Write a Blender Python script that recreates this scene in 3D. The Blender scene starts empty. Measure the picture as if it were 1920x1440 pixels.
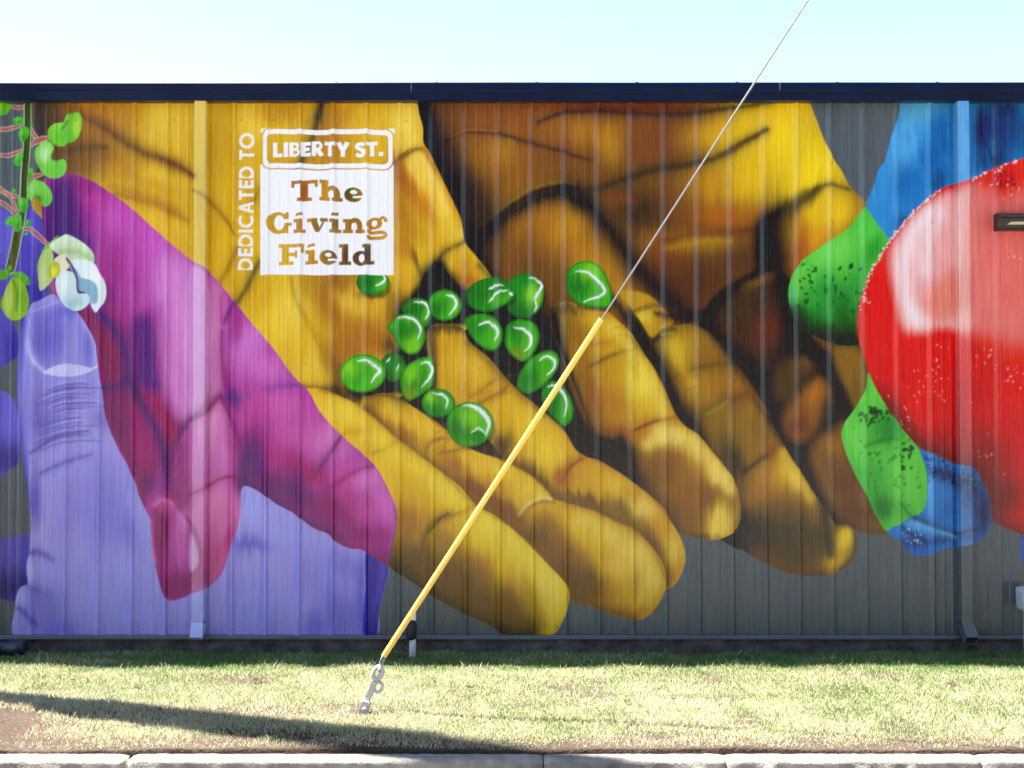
import bpy, bmesh, math, random
import numpy as np
from mathutils import Vector, Matrix

random.seed(7)
scene = bpy.context.scene
COL = scene.collection

# ------------------------------------------------------------------ camera, sky, sun, exposure
CAM_Y, CAM_Z, CAM_TILT, FOCAL = -10.31, 2.203, math.radians(1.2), 2100.0
cam_data = bpy.data.cameras.new('camera')
cam_data.sensor_fit = 'HORIZONTAL'; cam_data.sensor_width = 36.0; cam_data.lens = 36.0 * FOCAL / 1920.0
cam_data.clip_start = 0.1; cam_data.clip_end = 3000.0
cam = bpy.data.objects.new('camera', cam_data); COL.objects.link(cam)
cam.location = (0, CAM_Y, CAM_Z); cam.rotation_euler = (math.radians(90) + CAM_TILT, 0, 0)
scene.camera = cam

SUN_DIR = Vector((-0.33, 0.107, 1.0)).normalized()          # towards the sun: high, behind the building, to the left
world = bpy.data.worlds.new('World'); scene.world = world; world.use_nodes = True
wn = world.node_tree.nodes; wl = world.node_tree.links
for n in list(wn): wn.remove(n)
sky = wn.new('ShaderNodeTexSky'); sky.sky_type = 'NISHITA'; sky.sun_disc = False
sky.sun_elevation = math.asin(SUN_DIR.z); sky.sun_rotation = math.atan2(SUN_DIR.x, SUN_DIR.y)
sky.altitude = 100; sky.air_density = 1.0; sky.dust_density = 0.3; sky.ozone_density = 1.5
bg = wn.new('ShaderNodeBackground'); bg.inputs['Strength'].default_value = 0.055
wo = wn.new('ShaderNodeOutputWorld')
wl.new(sky.outputs['Color'], bg.inputs['Color']); wl.new(bg.outputs['Background'], wo.inputs['Surface'])

sun_data = bpy.data.lights.new('sun', 'SUN'); sun_data.energy = 5.0; sun_data.angle = math.radians(0.53); sun_data.color = (1.0, 0.95, 0.87)
sun = bpy.data.objects.new('sun', sun_data); COL.objects.link(sun)
sun.location = (-8, 4, 30); sun.rotation_euler = SUN_DIR.to_track_quat('Z', 'Y').to_euler()

scene.view_settings.view_transform = 'Standard'; scene.view_settings.look = 'None'
scene.view_settings.gamma = 1.0; scene.view_settings.use_curve_mapping = False
scene.view_settings.exposure = 2.96
PAINT_GAIN = np.array([.91, .87, .845], dtype=np.float32)     # channel gain on all paint colours, balanced so white renders neutral

# ------------------------------------------------------------------ helpers
def tag(o, label=None, cat=None, group=None, kind=None):
    if label: o['label'] = label
    if cat: o['category'] = cat
    if group: o['group'] = group
    if kind: o['kind'] = kind
    return o

def link(name, me, mat=None, parent=None):
    o = bpy.data.objects.new(name, me); COL.objects.link(o)
    if mat is not None and not me.materials: me.materials.append(mat)
    if parent is not None: o.parent = parent
    return o

def empty(name, loc=(0, 0, 0)):
    o = bpy.data.objects.new(name, None); COL.objects.link(o); o.location = loc; o.empty_display_size = .1
    return o

def bm_obj(name, bm, mat=None, parent=None, smooth=False):
    me = bpy.data.meshes.new(name)
    bmesh.ops.recalc_face_normals(bm, faces=bm.faces)
    bm.to_mesh(me); bm.free()
    if smooth:
        for p in me.polygons: p.use_smooth = True
    return link(name, me, mat, parent)

def add_box(bm, x0, y0, z0, x1, y1, z1, bevel=0.0, seg=2):
    vs = [bm.verts.new(p) for p in ((x0, y0, z0), (x1, y0, z0), (x1, y1, z0), (x0, y1, z0), (x0, y0, z1), (x1, y0, z1), (x1, y1, z1), (x0, y1, z1))]
    fs = [bm.faces.new([vs[i] for i in f]) for f in ((0, 3, 2, 1), (4, 5, 6, 7), (0, 1, 5, 4), (1, 2, 6, 5), (2, 3, 7, 6), (3, 0, 4, 7))]
    if bevel:
        es = list({e for f in fs for e in f.edges})
        bmesh.ops.bevel(bm, geom=es, offset=bevel, segments=seg, affect='EDGES', profile=.5)
    return vs

def add_tube(bm, pts, radii, n=12, caps=True):
    pts = [Vector(p) for p in pts]
    if not hasattr(radii, '__len__'): radii = [radii] * len(pts)
    rings, ref = [], None
    for i, p in enumerate(pts):
        t = (pts[min(i + 1, len(pts) - 1)] - pts[max(i - 1, 0)]).normalized()
        if ref is None:
            ref = Vector((0, 0, 1)) if abs(t.z) < .9 else Vector((1, 0, 0))
        a = (ref - t * ref.dot(t)).normalized(); b = t.cross(a); ref = a
        rings.append([bm.verts.new(p + (a * math.cos(2 * math.pi * k / n) + b * math.sin(2 * math.pi * k / n)) * radii[i]) for k in range(n)])
    for r0, r1 in zip(rings, rings[1:]):
        for k in range(n):
            bm.faces.new((r0[k], r0[(k + 1) % n], r1[(k + 1) % n], r1[k]))
    if caps:
        bm.faces.new(rings[0][::-1]); bm.faces.new(rings[-1])
    return rings

def add_ring(bm, c, ax, ay, r1, r2, tube, n=28, m=10, flat=1.0):
    """closed oval loop in the plane (ax, ay)"""
    c, ax, ay = Vector(c), Vector(ax).normalized(), Vector(ay).normalized(); az = ax.cross(ay)
    R = []
    for i in range(n):
        t = 2 * math.pi * i / n
        p = c + ax * (r1 * math.cos(t)) + ay * (r2 * math.sin(t)); d = (ax * (r2 * math.cos(t)) + ay * (r1 * math.sin(t))).normalized()
        R.append([bm.verts.new(p + d * (tube * math.cos(2 * math.pi * k / m)) + az * (tube * flat * math.sin(2 * math.pi * k / m))) for k in range(m)])
    for i in range(n):
        a, b = R[i], R[(i + 1) % n]
        for k in range(m): bm.faces.new((a[k], a[(k + 1) % m], b[(k + 1) % m], b[k]))

def extrude_x(bm, prof, x0, x1, closed=True, caps=True):
    a = [bm.verts.new((x0, y, z)) for y, z in prof]; b = [bm.verts.new((x1, y, z)) for y, z in prof]
    m = len(prof)
    for i in range(m if closed else m - 1):
        j = (i + 1) % m
        bm.faces.new((a[i], a[j], b[j], b[i]))
    if caps and closed:
        bm.faces.new(a[::-1]); bm.faces.new(b)

def grid_mesh(name, P, nu, nv, attr=None, smooth=False):
    """P: (nv*nu, 3) points row by row -> quad mesh, optional point colours"""
    me = bpy.data.meshes.new(name)
    nq = (nu - 1) * (nv - 1)
    me.vertices.add(len(P)); me.vertices.foreach_set('co', np.ascontiguousarray(P, dtype=np.float32).ravel())
    i = np.arange(nu - 1)[None, :] + np.arange(nv - 1)[:, None] * nu
    q = np.stack([i, i + 1, i + nu + 1, i + nu], -1).reshape(-1)
    me.loops.add(nq * 4); me.loops.foreach_set('vertex_index', q.astype(np.int32))
    me.polygons.add(nq); me.polygons.foreach_set('loop_start', np.arange(0, nq * 4, 4, dtype=np.int32))
    if smooth: me.polygons.foreach_set('use_smooth', np.ones(nq, dtype=bool))
    if attr is not None:
        a = me.color_attributes.new('paint', 'FLOAT_COLOR', 'POINT')
        a.data.foreach_set('color', np.hstack([attr, np.ones((len(attr), 1), dtype=np.float32)]).astype(np.float32).ravel())
    me.update(); me.validate()
    return me

# ------------------------------------------------------------------ materials
def new_mat(name):
    m = bpy.data.materials.new(name); m.use_nodes = True
    nt = m.node_tree; p = nt.nodes['Principled BSDF']
    return m, nt, p

def setp(p, **kw):
    for k, v in kw.items():
        k = {'rough': 'Roughness', 'metal': 'Metallic', 'spec': 'Specular IOR Level', 'color': 'Base Color', 'coat': 'Coat Weight'}[k]
        p.inputs[k].default_value = (*v, 1) if k == 'Base Color' else v

def noise_mat(name, c0, c1, scale=8.0, rough=.7, detail=6.0, spec=.4, metal=0.0, bump=0.0, bscale=None, stretch=(1, 1, 1), lo=.35, hi=.65):
    m, nt, p = new_mat(name)
    tc = nt.nodes.new('ShaderNodeTexCoord'); mp = nt.nodes.new('ShaderNodeMapping'); mp.inputs['Scale'].default_value = stretch
    nz = nt.nodes.new('ShaderNodeTexNoise'); nz.inputs['Scale'].default_value = scale; nz.inputs['Detail'].default_value = detail; nz.inputs['Roughness'].default_value = .6
    rp = nt.nodes.new('ShaderNodeValToRGB'); rp.color_ramp.elements[0].position = lo; rp.color_ramp.elements[1].position = hi
    rp.color_ramp.elements[0].color = (*c0, 1); rp.color_ramp.elements[1].color = (*c1, 1)
    L = nt.links.new
    L(tc.outputs['Object'], mp.inputs['Vector']); L(mp.outputs['Vector'], nz.inputs['Vector']); L(nz.outputs['Fac'], rp.inputs['Fac']); L(rp.outputs['Color'], p.inputs['Base Color'])
    setp(p, rough=rough, spec=spec, metal=metal)
    if bump:
        n2 = nt.nodes.new('ShaderNodeTexNoise'); n2.inputs['Scale'].default_value = bscale or scale * 4; n2.inputs['Detail'].default_value = 5
        b = nt.nodes.new('ShaderNodeBump'); b.inputs['Strength'].default_value = bump; b.inputs['Distance'].default_value = .01
        L(mp.outputs['Vector'], n2.inputs['Vector']); L(n2.outputs['Fac'], b.inputs['Height']); L(b.outputs['Normal'], p.inputs['Normal'])
    return m

def paint_mat(name, rough=.24, spec=.37):
    m, nt, p = new_mat(name)
    at = nt.nodes.new('ShaderNodeAttribute'); at.attribute_name = 'paint'
    tc = nt.nodes.new('ShaderNodeTexCoord'); mp = nt.nodes.new('ShaderNodeMapping'); mp.inputs['Scale'].default_value = (18, 18, 1.2)
    nz = nt.nodes.new('ShaderNodeTexNoise'); nz.inputs['Scale'].default_value = 2.2; nz.inputs['Detail'].default_value = 5
    mr = nt.nodes.new('ShaderNodeMapRange'); mr.inputs['To Min'].default_value = rough - .1; mr.inputs['To Max'].default_value = rough + .16
    L = nt.links.new
    L(at.outputs['Color'], p.inputs['Base Color']); L(tc.outputs['Object'], mp.inputs['Vector']); L(mp.outputs['Vector'], nz.inputs['Vector'])
    L(nz.outputs['Fac'], mr.inputs['Value']); L(mr.outputs['Result'], p.inputs['Roughness'])
    setp(p, spec=spec)
    return m

M = {}
M['paint'] = paint_mat('painted_steel')
M['steel'] = noise_mat('grey_steel', (.070, .076, .080), (.095, .10, .104), 3, .42, spec=.4, stretch=(6, 6, .6))
M['navy'] = noise_mat('navy_gutter_enamel', (.003, .008, .028), (.005, .012, .04), 2.2, .3, spec=.16)
M['roof'] = noise_mat('roof_sheet', (.30, .31, .32), (.36, .37, .38), 3, .45, spec=.4)
M['concrete'] = noise_mat('foundation_concrete', (.035, .032, .03), (.14, .125, .11), 7, .9, spec=.2, bump=.7, bscale=40, lo=.3, hi=.72)
M['kerb'] = noise_mat('kerb_concrete', (.13, .118, .10), (.30, .275, .235), 7, .9, spec=.2, bump=.5, bscale=70, lo=.3, hi=.7)
M['asphalt'] = noise_mat('worn_asphalt_road', (.12, .118, .114), (.17, .166, .16), 40, .92, spec=.25, bump=.4, bscale=160)
M['earth'] = noise_mat('distant_ground', (.07, .085, .035), (.13, .12, .06), .6, .95, spec=.1)
M['yellow'] = noise_mat('yellow_plastic', (.80, .50, .075), (.86, .58, .10), 14, .42, spec=.45, stretch=(1, 1, 1))
M['galv'] = noise_mat('galvanised_steel', (.40, .40, .40), (.58, .58, .58), 60, .5, spec=.5, metal=.15)
M['wire'] = noise_mat('steel_strand', (.20, .195, .20), (.30, .29, .29), 90, .4, spec=.5, metal=.4)
M['pvc'] = noise_mat('white_pvc', (.66, .69, .72), (.78, .8, .82), 18, .4, spec=.4)
M['black'] = noise_mat('black_wrap', (.008, .008, .009), (.02, .02, .022), 24, .6, spec=.35, bump=.4, bscale=60)
M['greybox'] = noise_mat('grey_utility_enamel', (.34, .38, .42), (.42, .46, .5), 10, .5, spec=.4)
M['darkblue'] = noise_mat('dark_blue_plastic', (.010, .016, .034), (.02, .03, .055), 10, .45, spec=.4)
M['bronze'] = noise_mat('dark_bronze_enamel', (.022, .013, .012), (.034, .02, .017), 10, .4, spec=.5)
M['lens'] = noise_mat('cream_lens', (.50, .42, .27), (.62, .53, .36), 14, .3, spec=.5)
M['wood'] = noise_mat('weathered_pole_wood', (.10, .075, .05), (.2, .155, .11), 3, .9, spec=.15, stretch=(10, 10, .5), bump=.5, bscale=12)
M['leaf'] = noise_mat('dry_leaf', (.02, .012, .008), (.06, .034, .018), 30, .8, spec=.2)
M['rubber'] = noise_mat('dark_sealant', (.01, .01, .012), (.02, .02, .02), 20, .7, spec=.3)
M['bounce_pavement'] = noise_mat('bounce_concrete', (.40, .385, .36), (.5, .485, .455), 6, .9, spec=.2)
M['brick'] = noise_mat('dark_brick', (.07, .042, .03), (.13, .08, .055), 30, .9, spec=.2)
M['trim'] = noise_mat('trim_steel', (.075, .088, .10), (.10, .115, .13), 4, .35, spec=.5)
M['shoe'] = noise_mat('lavender_enamel', (.34, .38, .66), (.40, .44, .72), 6, .4, spec=.4)

# ------------------------------------------------------------------ mural painter
# Mural coordinates (u, v) are wall-drawing units: about 204 units per metre, u to the right, v downwards.
def lin(c):
    c = np.asarray(c, dtype=np.float32) / 255.0
    return np.where(c <= 0.04045, c / 12.92, ((c + 0.055) / 1.055) ** 2.4)

def hash1(i, s=0.0):
    x = np.sin(i * 127.1 + s * 311.7) * 43758.5453
    return x - np.floor(x)

def noise1(x, s=0.0):
    i = np.floor(x); f = x - i; f = f * f * (3 - 2 * f)
    return hash1(i, s) * (1 - f) + hash1(i + 1, s) * f

def noise2(x, y, s=0.0):
    i = np.floor(x); j = np.floor(y); f = x - i; g = y - j
    f = f * f * (3 - 2 * f); g = g * g * (3 - 2 * g)
    def h(a, b):
        q = np.sin(a * 127.1 + b * 269.5 + s * 71.3) * 43758.5453
        return q - np.floor(q)
    return (h(i, j) * (1 - f) + h(i + 1, j) * f) * (1 - g) + (h(i, j + 1) * (1 - f) + h(i + 1, j + 1) * f) * g

def spline(p, closed, n=4):
    """centripetal Catmull-Rom through the points (no overshoot at corners)"""
    p = np.asarray(p, dtype=np.float64)
    if closed:
        q = np.vstack([p[-1:], p, p[:2]])
    else:
        q = np.vstack([2 * p[:1] - p[1:2], p, 2 * p[-1:] - p[-2:-1]])
    t = (np.arange(n) / n)[:, None]
    out = []
    for i in range(len(q) - 3):
        a, b, c, d = q[i:i + 4]
        k1, k2, k3 = [max(np.linalg.norm(e), 1e-3) ** .5 for e in (b - a, c - b, d - c)]
        m1 = k2 * ((b - a) / k1 - (c - a) / (k1 + k2) + (c - b) / k2)
        m2 = k2 * ((c - b) / k2 - (d - b) / (k2 + k3) + (d - c) / k3)
        out.append((2 * t ** 3 - 3 * t * t + 1) * b + (t ** 3 - 2 * t * t + t) * m1 + (3 * t * t - 2 * t ** 3) * c + (t ** 3 - t * t) * m2)
    out = np.vstack(out)
    return out if closed else np.vstack([out, p[-1:]])

def seg_d2(x, y, a, b):
    dx, dy = float(b[0] - a[0]), float(b[1] - a[1])
    L = dx * dx + dy * dy + 1e-9
    t = np.clip(((x - a[0]) * dx + (y - a[1]) * dy) / L, 0, 1)
    ex = x - a[0] - t * dx; ey = y - a[1] - t * dy
    return ex * ex + ey * ey, t

def poly_sd(x, y, P):
    d = np.full(x.shape, 1e9, dtype=np.float32); ins = np.zeros(x.shape, dtype=bool)
    m = len(P)
    for i in range(m):
        a, b = P[i], P[(i + 1) % m]
        q, _ = seg_d2(x, y, a, b)
        np.minimum(d, q, out=d)
        if a[1] != b[1]:
            c = (a[1] > y) != (b[1] > y)
            xi = a[0] + (y - a[1]) * float(b[0] - a[0]) / float(b[1] - a[1])
            ins ^= c & (x < xi)
    d = np.sqrt(d)
    return np.where(ins, -d, d)

class Shape:
    pass

class Painter:
    def __init__(self, u, v):
        self.u = u.astype(np.float32); self.v = v.astype(np.float32)
        j = (noise1(self.u / 2.3, 1) - .5) * 9 + (noise1(self.u / 6.0, 2) - .5) * 8 + (noise1(self.u / 19.0, 3) - .5) * 4
        self.vj = (self.v + j).astype(np.float32)
        self.c = np.zeros((len(u), 3), dtype=np.float32)
        self.aa = 1.3

    def box(self, x0, y0, x1, y1):
        return np.nonzero((self.u > x0) & (self.u < x1) & (self.v > y0) & (self.v < y1))[0]

    def shape(self, pts, smooth=True, n=4):
        P = spline(pts, True, n) if smooth else np.asarray(pts, dtype=np.float64)
        s = Shape(); s.P = P
        m = 20
        s.idx = self.box(P[:, 0].min() - m, P[:, 1].min() - m, P[:, 0].max() + m, P[:, 1].max() + m)
        s.sd = poly_sd(self.u[s.idx], self.v[s.idx], P)
        s.mask = np.clip(0.5 - s.sd / self.aa, 0, 1)
        return s

    def ell(self, x, y, rx, ry, rot=0, n=20):
        t = np.linspace(0, 2 * np.pi, n, endpoint=False); r = math.radians(rot)
        px, py = rx * np.cos(t), ry * np.sin(t)
        return self.shape(list(zip(x + px * math.cos(r) - py * math.sin(r), y + px * math.sin(r) + py * math.cos(r))), True, 2)

    def mix(self, idx, w, col):
        w = np.clip(w, 0, 1)[:, None]
        self.c[idx] = self.c[idx] * (1 - w) + lin(col) * w

    def fill(self, s, col, soft=0, a=1):
        if soft:
            w = np.clip(0.5 - s.sd / (2 * soft), 0, 1); w = w * w * (3 - 2 * w)
            self.mix(s.idx, w * a, col)
        else:
            self.mix(s.idx, s.mask * a, col)

    def _sub(self, s, x0, y0, x1, y1):
        if s is None:
            k = self.box(x0, y0, x1, y1)
            return k, 1.0
        u, v = self.u[s.idx], self.v[s.idx]
        k = np.nonzero((u > x0) & (u < x1) & (v > y0) & (v < y1))[0]
        return s.idx[k], s.mask[k]

    def blob(self, s, x, y, rx, ry, rot, col, a=1.0, p=1.3):
        R = max(rx, ry) * 2.2 + 30
        idx, m = self._sub(s, x - R, y - R, x + R, y + R)
        if len(idx) == 0: return
        dx, dy = self.u[idx] - x, self.vj[idx] - y
        r = math.radians(rot); c, sn = math.cos(r), math.sin(r)
        q = ((dx * c + dy * sn) / rx) ** 2 + ((-dx * sn + dy * c) / ry) ** 2
        self.mix(idx, a * np.exp(-q ** p) * m, col)

    def line(self, s, pts, w, col, a=1.0, taper=0.0, jit=None, p=1.0, hard=False, n=4):
        if jit is None:
            jit = min(.5, max(.06, (w - 3) * .06))
            if 2.4 < w < 8 and not hard:
                self.line(s, pts, w * 2.7, col, a * .42, taper, .3)            # soft shading beside a crease
                a *= .78
        P = spline(pts, False, n)
        R = w * 2.6 + 14
        idx, m = self._sub(s, P[:, 0].min() - R, P[:, 1].min() - R, P[:, 0].max() + R, P[:, 1].max() + R)
        if len(idx) == 0: return
        x = self.u[idx]; y = self.v[idx] * (1 - jit) + self.vj[idx] * jit
        best = np.full(x.shape, 1e9, dtype=np.float32); par = np.zeros(x.shape, dtype=np.float32)
        k = len(P) - 1
        for i in range(k):
            q, t = seg_d2(x, y, P[i], P[i + 1])
            l = q < best
            best[l] = q[l]; par[l] = (i + t[l]) / k
        ww = w * (1 - taper * (2 * par - 1) ** 2) if taper else w
        d = np.sqrt(best)
        if hard:
            wt = np.clip(0.5 - (d - ww) / self.aa, 0, 1)
        else:
            wt = np.exp(-((d / ww) ** 2) ** p)
        self.mix(idx, a * wt * m, col)

    def dots(self, s, spots, col, a=1.0, seed=0):
        """ragged little paint dabs: (x, y, r)"""
        for k, (x, y, r) in enumerate(spots):
            idx, m = self._sub(s, x - 2 * r, y - 2 * r, x + 2 * r, y + 2 * r)
            if len(idx) == 0: continue
            dx, dy = self.u[idx] - x, self.v[idx] - y
            th = np.arctan2(dy, dx)
            rr = r * (0.78 + 0.2 * np.cos(2 * th + k * 1.7 + seed) + 0.1 * np.sin(3 * th + k * 4.1) + .08 * np.sin(5 * th + k * 2.9))
            self.mix(idx, a * np.clip(0.5 - (np.hypot(dx, dy) - rr) / self.aa, 0, 1) * m, col)
# ------------------------------------------------------------------ lettering (outlines in a unit box, y up)
def strip(pts, w0, w1=None, n=6):
    P = spline(pts, False, n) if len(pts) > 2 else np.asarray(pts, dtype=np.float64)
    T = np.gradient(P, axis=0); T /= np.linalg.norm(T, axis=1)[:, None] + 1e-9
    N = np.stack([-T[:, 1], T[:, 0]], 1)
    w = np.linspace(w0, w0 if w1 is None else w1, len(P))[:, None] / 2
    return np.vstack([P + N * w, (P - N * w)[::-1]])

def rect(x0, y0, x1, y1):
    return np.array([(x0, y0), (x1, y0), (x1, y1), (x0, y1)], dtype=np.float64)

def oval(cx, cy, rx, ry, n=28):
    t = np.linspace(0, 2 * np.pi, n, endpoint=False)
    return np.stack([cx + rx * np.cos(t), cy + ry * np.sin(t)], 1)

def sans(ch, w=0.2):
    """bold sans capital: (advance, [added outlines], [cut outlines])"""
    h = w / 2
    if ch == 'L': return .56, [rect(0, 0, w, 1), rect(0, 0, .54, w)], []
    if ch == 'I': return w, [rect(0, 0, w, 1)], []
    if ch == 'E': return .56, [rect(0, 0, w, 1), rect(0, 0, .56, w), rect(0, 1 - w, .56, 1), rect(0, .5 - h, .5, .5 + h)], []
    if ch == 'T': return .64, [rect(0, 1 - w, .64, 1), rect(.32 - h, 0, .32 + h, 1)], []
    if ch == 'Y': return .74, [rect(.37 - h, 0, .37 + h, .45), strip([(.1, 1), (.37, .42)], w * 1.1), strip([(.64, 1), (.37, .42)], w * 1.1)], []
    if ch == 'A': return .8, [strip([(.1, 0), (.4, 1)], w), strip([(.7, 0), (.4, 1)], w), rect(.2, .22, .6, .22 + w * .85)], []
    if ch == 'O': return 1.0, [oval(.5, .5, .52, .52)], [oval(.5, .5, .52 - w, .52 - w)]
    if ch == 'D': return .78, [rect(0, 0, .35, 1), oval(.32, .5, .46, .5)], [rect(w, w, .34, 1 - w), oval(.32, .5, .46 - w, .5 - w), rect(-.4, -.1, 0, 1.1)]
    if ch == 'C':
        t = np.linspace(math.radians(48), math.radians(312), 30)
        return .82, [strip(list(zip(.5 + .41 * np.cos(t), .5 + .42 * np.sin(t))), w, n=1)], []
    if ch == 'B': return .64, [rect(0, 0, .36, 1), oval(.36, .74, .25, .26), oval(.37, .28, .29, .28)], [rect(w, .6, .36, 1 - w * .8), oval(.36, .71, .09, .1), rect(w, w * .8, .37, .42), oval(.38, .29, .12, .12)]
    if ch == 'R': return .68, [rect(0, 0, w, 1), rect(0, .36, .36, 1), oval(.36, .68, .27, .32), strip([(.33, .42), (.6, 0)], w * 1.1)], [rect(w, .36 + w * .8, .36, 1 - w * .85), oval(.36, .69, .09, .135)]
    if ch == 'S': return .62, [strip([(.56, .78), (.45, .88), (.3, .9), (.15, .82), (.13, .68), (.24, .57), (.38, .5), (.5, .4), (.52, .25), (.42, .12), (.26, .1), (.08, .2)], w)], []
    if ch == '.': return w, [rect(0, 0, w * 1.05, w * 1.05)], []
    return .2, [], []

def slab(ch):
    """heavy slab-serif letters used by the painted title"""
    s = .17
    if ch == 'T': return 1.26, [rect(.45, 0, .8, 1), rect(.28, 0, .98, s), rect(0, 1 - s, 1.26, 1), rect(0, .66, .15, 1), rect(1.11, .66, 1.26, 1)], []
    if ch == 'h': return 1.1, [rect(.1, 0, .42, 1), rect(0, 1 - s, .3, 1), rect(0, 0, .5, s), strip([(.36, .5), (.52, .62), (.72, .6), (.82, .45), (.83, 0)], .2, .3), rect(.6, 0, 1.1, s)], []
    if ch == 'e': return .9, [oval(.44, .33, .44, .36)], [oval(.45, .46, .17, .10), np.array([(.42, .17), (1, .2), (1, .31), (.42, .27)])]
    if ch == 'G': return 1.3, [oval(.58, .5, .58, .53), rect(.72, 0, 1.1, .48), rect(.62, .36, 1.28, .5), rect(.95, .68, 1.12, 1.0)], [oval(.64, .52, .26, .36), rect(.72, .5, 1.3, .68), rect(1.13, .5, 1.4, 1), rect(1.11, -.2, 1.4, .35), np.array([(.72, .16), (.74, .36), (.55, .4), (.55, .2)])]
    if ch == 'i': return .62, [rect(.14, 0, .46, .68), rect(0, .68 - s, .3, .68), rect(0, 0, .62, s), np.array([(.1, .8), (.48, .86), (.46, 1.0), (.12, .94)])], []
    if ch == 'v': return 1.06, [np.array([(.1, .68), (.44, .68), (.64, .22), (.86, .68), (.98, .68), (.62, 0), (.42, 0)]), rect(0, .68 - s, .52, .68), rect(.66, .68 - s, 1.06, .68)], []
    if ch == 'n': return 1.14, [rect(.12, 0, .44, .68), rect(0, .68 - s, .3, .68), rect(0, 0, .52, s), strip([(.38, .5), (.54, .62), (.74, .6), (.84, .45), (.86, 0)], .2, .3), rect(.64, 0, 1.14, s)], []
    if ch == 'g': return 1.1, [oval(.4, .42, .4, .29), strip([(.66, .56), (.8, .7), (1.0, .62)], .14), oval(.97, .58, .1, .1), strip([(.24, .2), (.12, .1), (.2, -.0), (.5, -.02), (.84, -.02), (.98, -.12), (.84, -.26), (.4, -.28), (.12, -.22), (.1, -.1)], .17)], [oval(.4, .43, .15, .15)]
    if ch == 'F': return 1.24, [rect(.14, 0, .5, 1), rect(0, 1 - s, 1.24, 1), rect(0, 0, .72, s), rect(.4, .42, .92, .58), rect(.78, .34, .92, .68), rect(1.1, .58, 1.24, 1)], []
    if ch == 'l': return .6, [rect(.14, 0, .46, 1), rect(0, 1 - s, .3, 1), rect(0, 0, .6, s)], []
    if ch == 'd': return 1.08, [oval(.42, .33, .42, .36), rect(.6, 0, .9, 1), rect(.48, 1 - s, .8, 1), rect(.7, 0, 1.08, s)], [oval(.46, .34, .15, .2)]
    return .3, [], []

def text_mask(pt, idx, text, font, x, y, height, width, gap=.1, up=False, wob=None):
    """coverage of a line of lettering; (x, y) is the start of the base line, width the length of the whole line"""
    adv, cur, lay = [], 0.0, []
    for ch in text:
        a, add, cut = font(ch)
        lay.append((cur, add, cut)); cur += a + gap
    cur -= gap
    sx, sy = width / cur, height
    if up:
        gx = (y - pt.v[idx]) / sx; gy = (x - pt.u[idx]) / sy
    else:
        gx = (pt.u[idx] - x) / sx; gy = (y - pt.v[idx]) / sy
    if wob is not None:
        gy = gy + wob / sy
    asp = sy / sx
    M = np.zeros(len(idx), dtype=np.float32)
    for off, add, cut in lay:
        if not add: continue
        allp = np.vstack(add)
        k = np.nonzero((gx > off + allp[:, 0].min() - .08) & (gx < off + allp[:, 0].max() + .08) & (gy > allp[:, 1].min() - .08) & (gy < allp[:, 1].max() + .08))[0]
        if len(k) == 0: continue
        lx, ly = (gx[k] - off) / asp, gy[k]
        g = np.zeros(len(k), dtype=np.float32)
        sc = np.array([1 / asp, 1.0])
        for p in add:
            g = np.maximum(g, np.clip(.5 - poly_sd(lx, ly, p * sc) * sy / pt.aa, 0, 1))
        for p in cut:
            g = np.minimum(g, np.clip(.5 + poly_sd(lx, ly, p * sc) * sy / pt.aa, 0, 1))
        M[k] = np.maximum(M[k], g)
    return M
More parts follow.
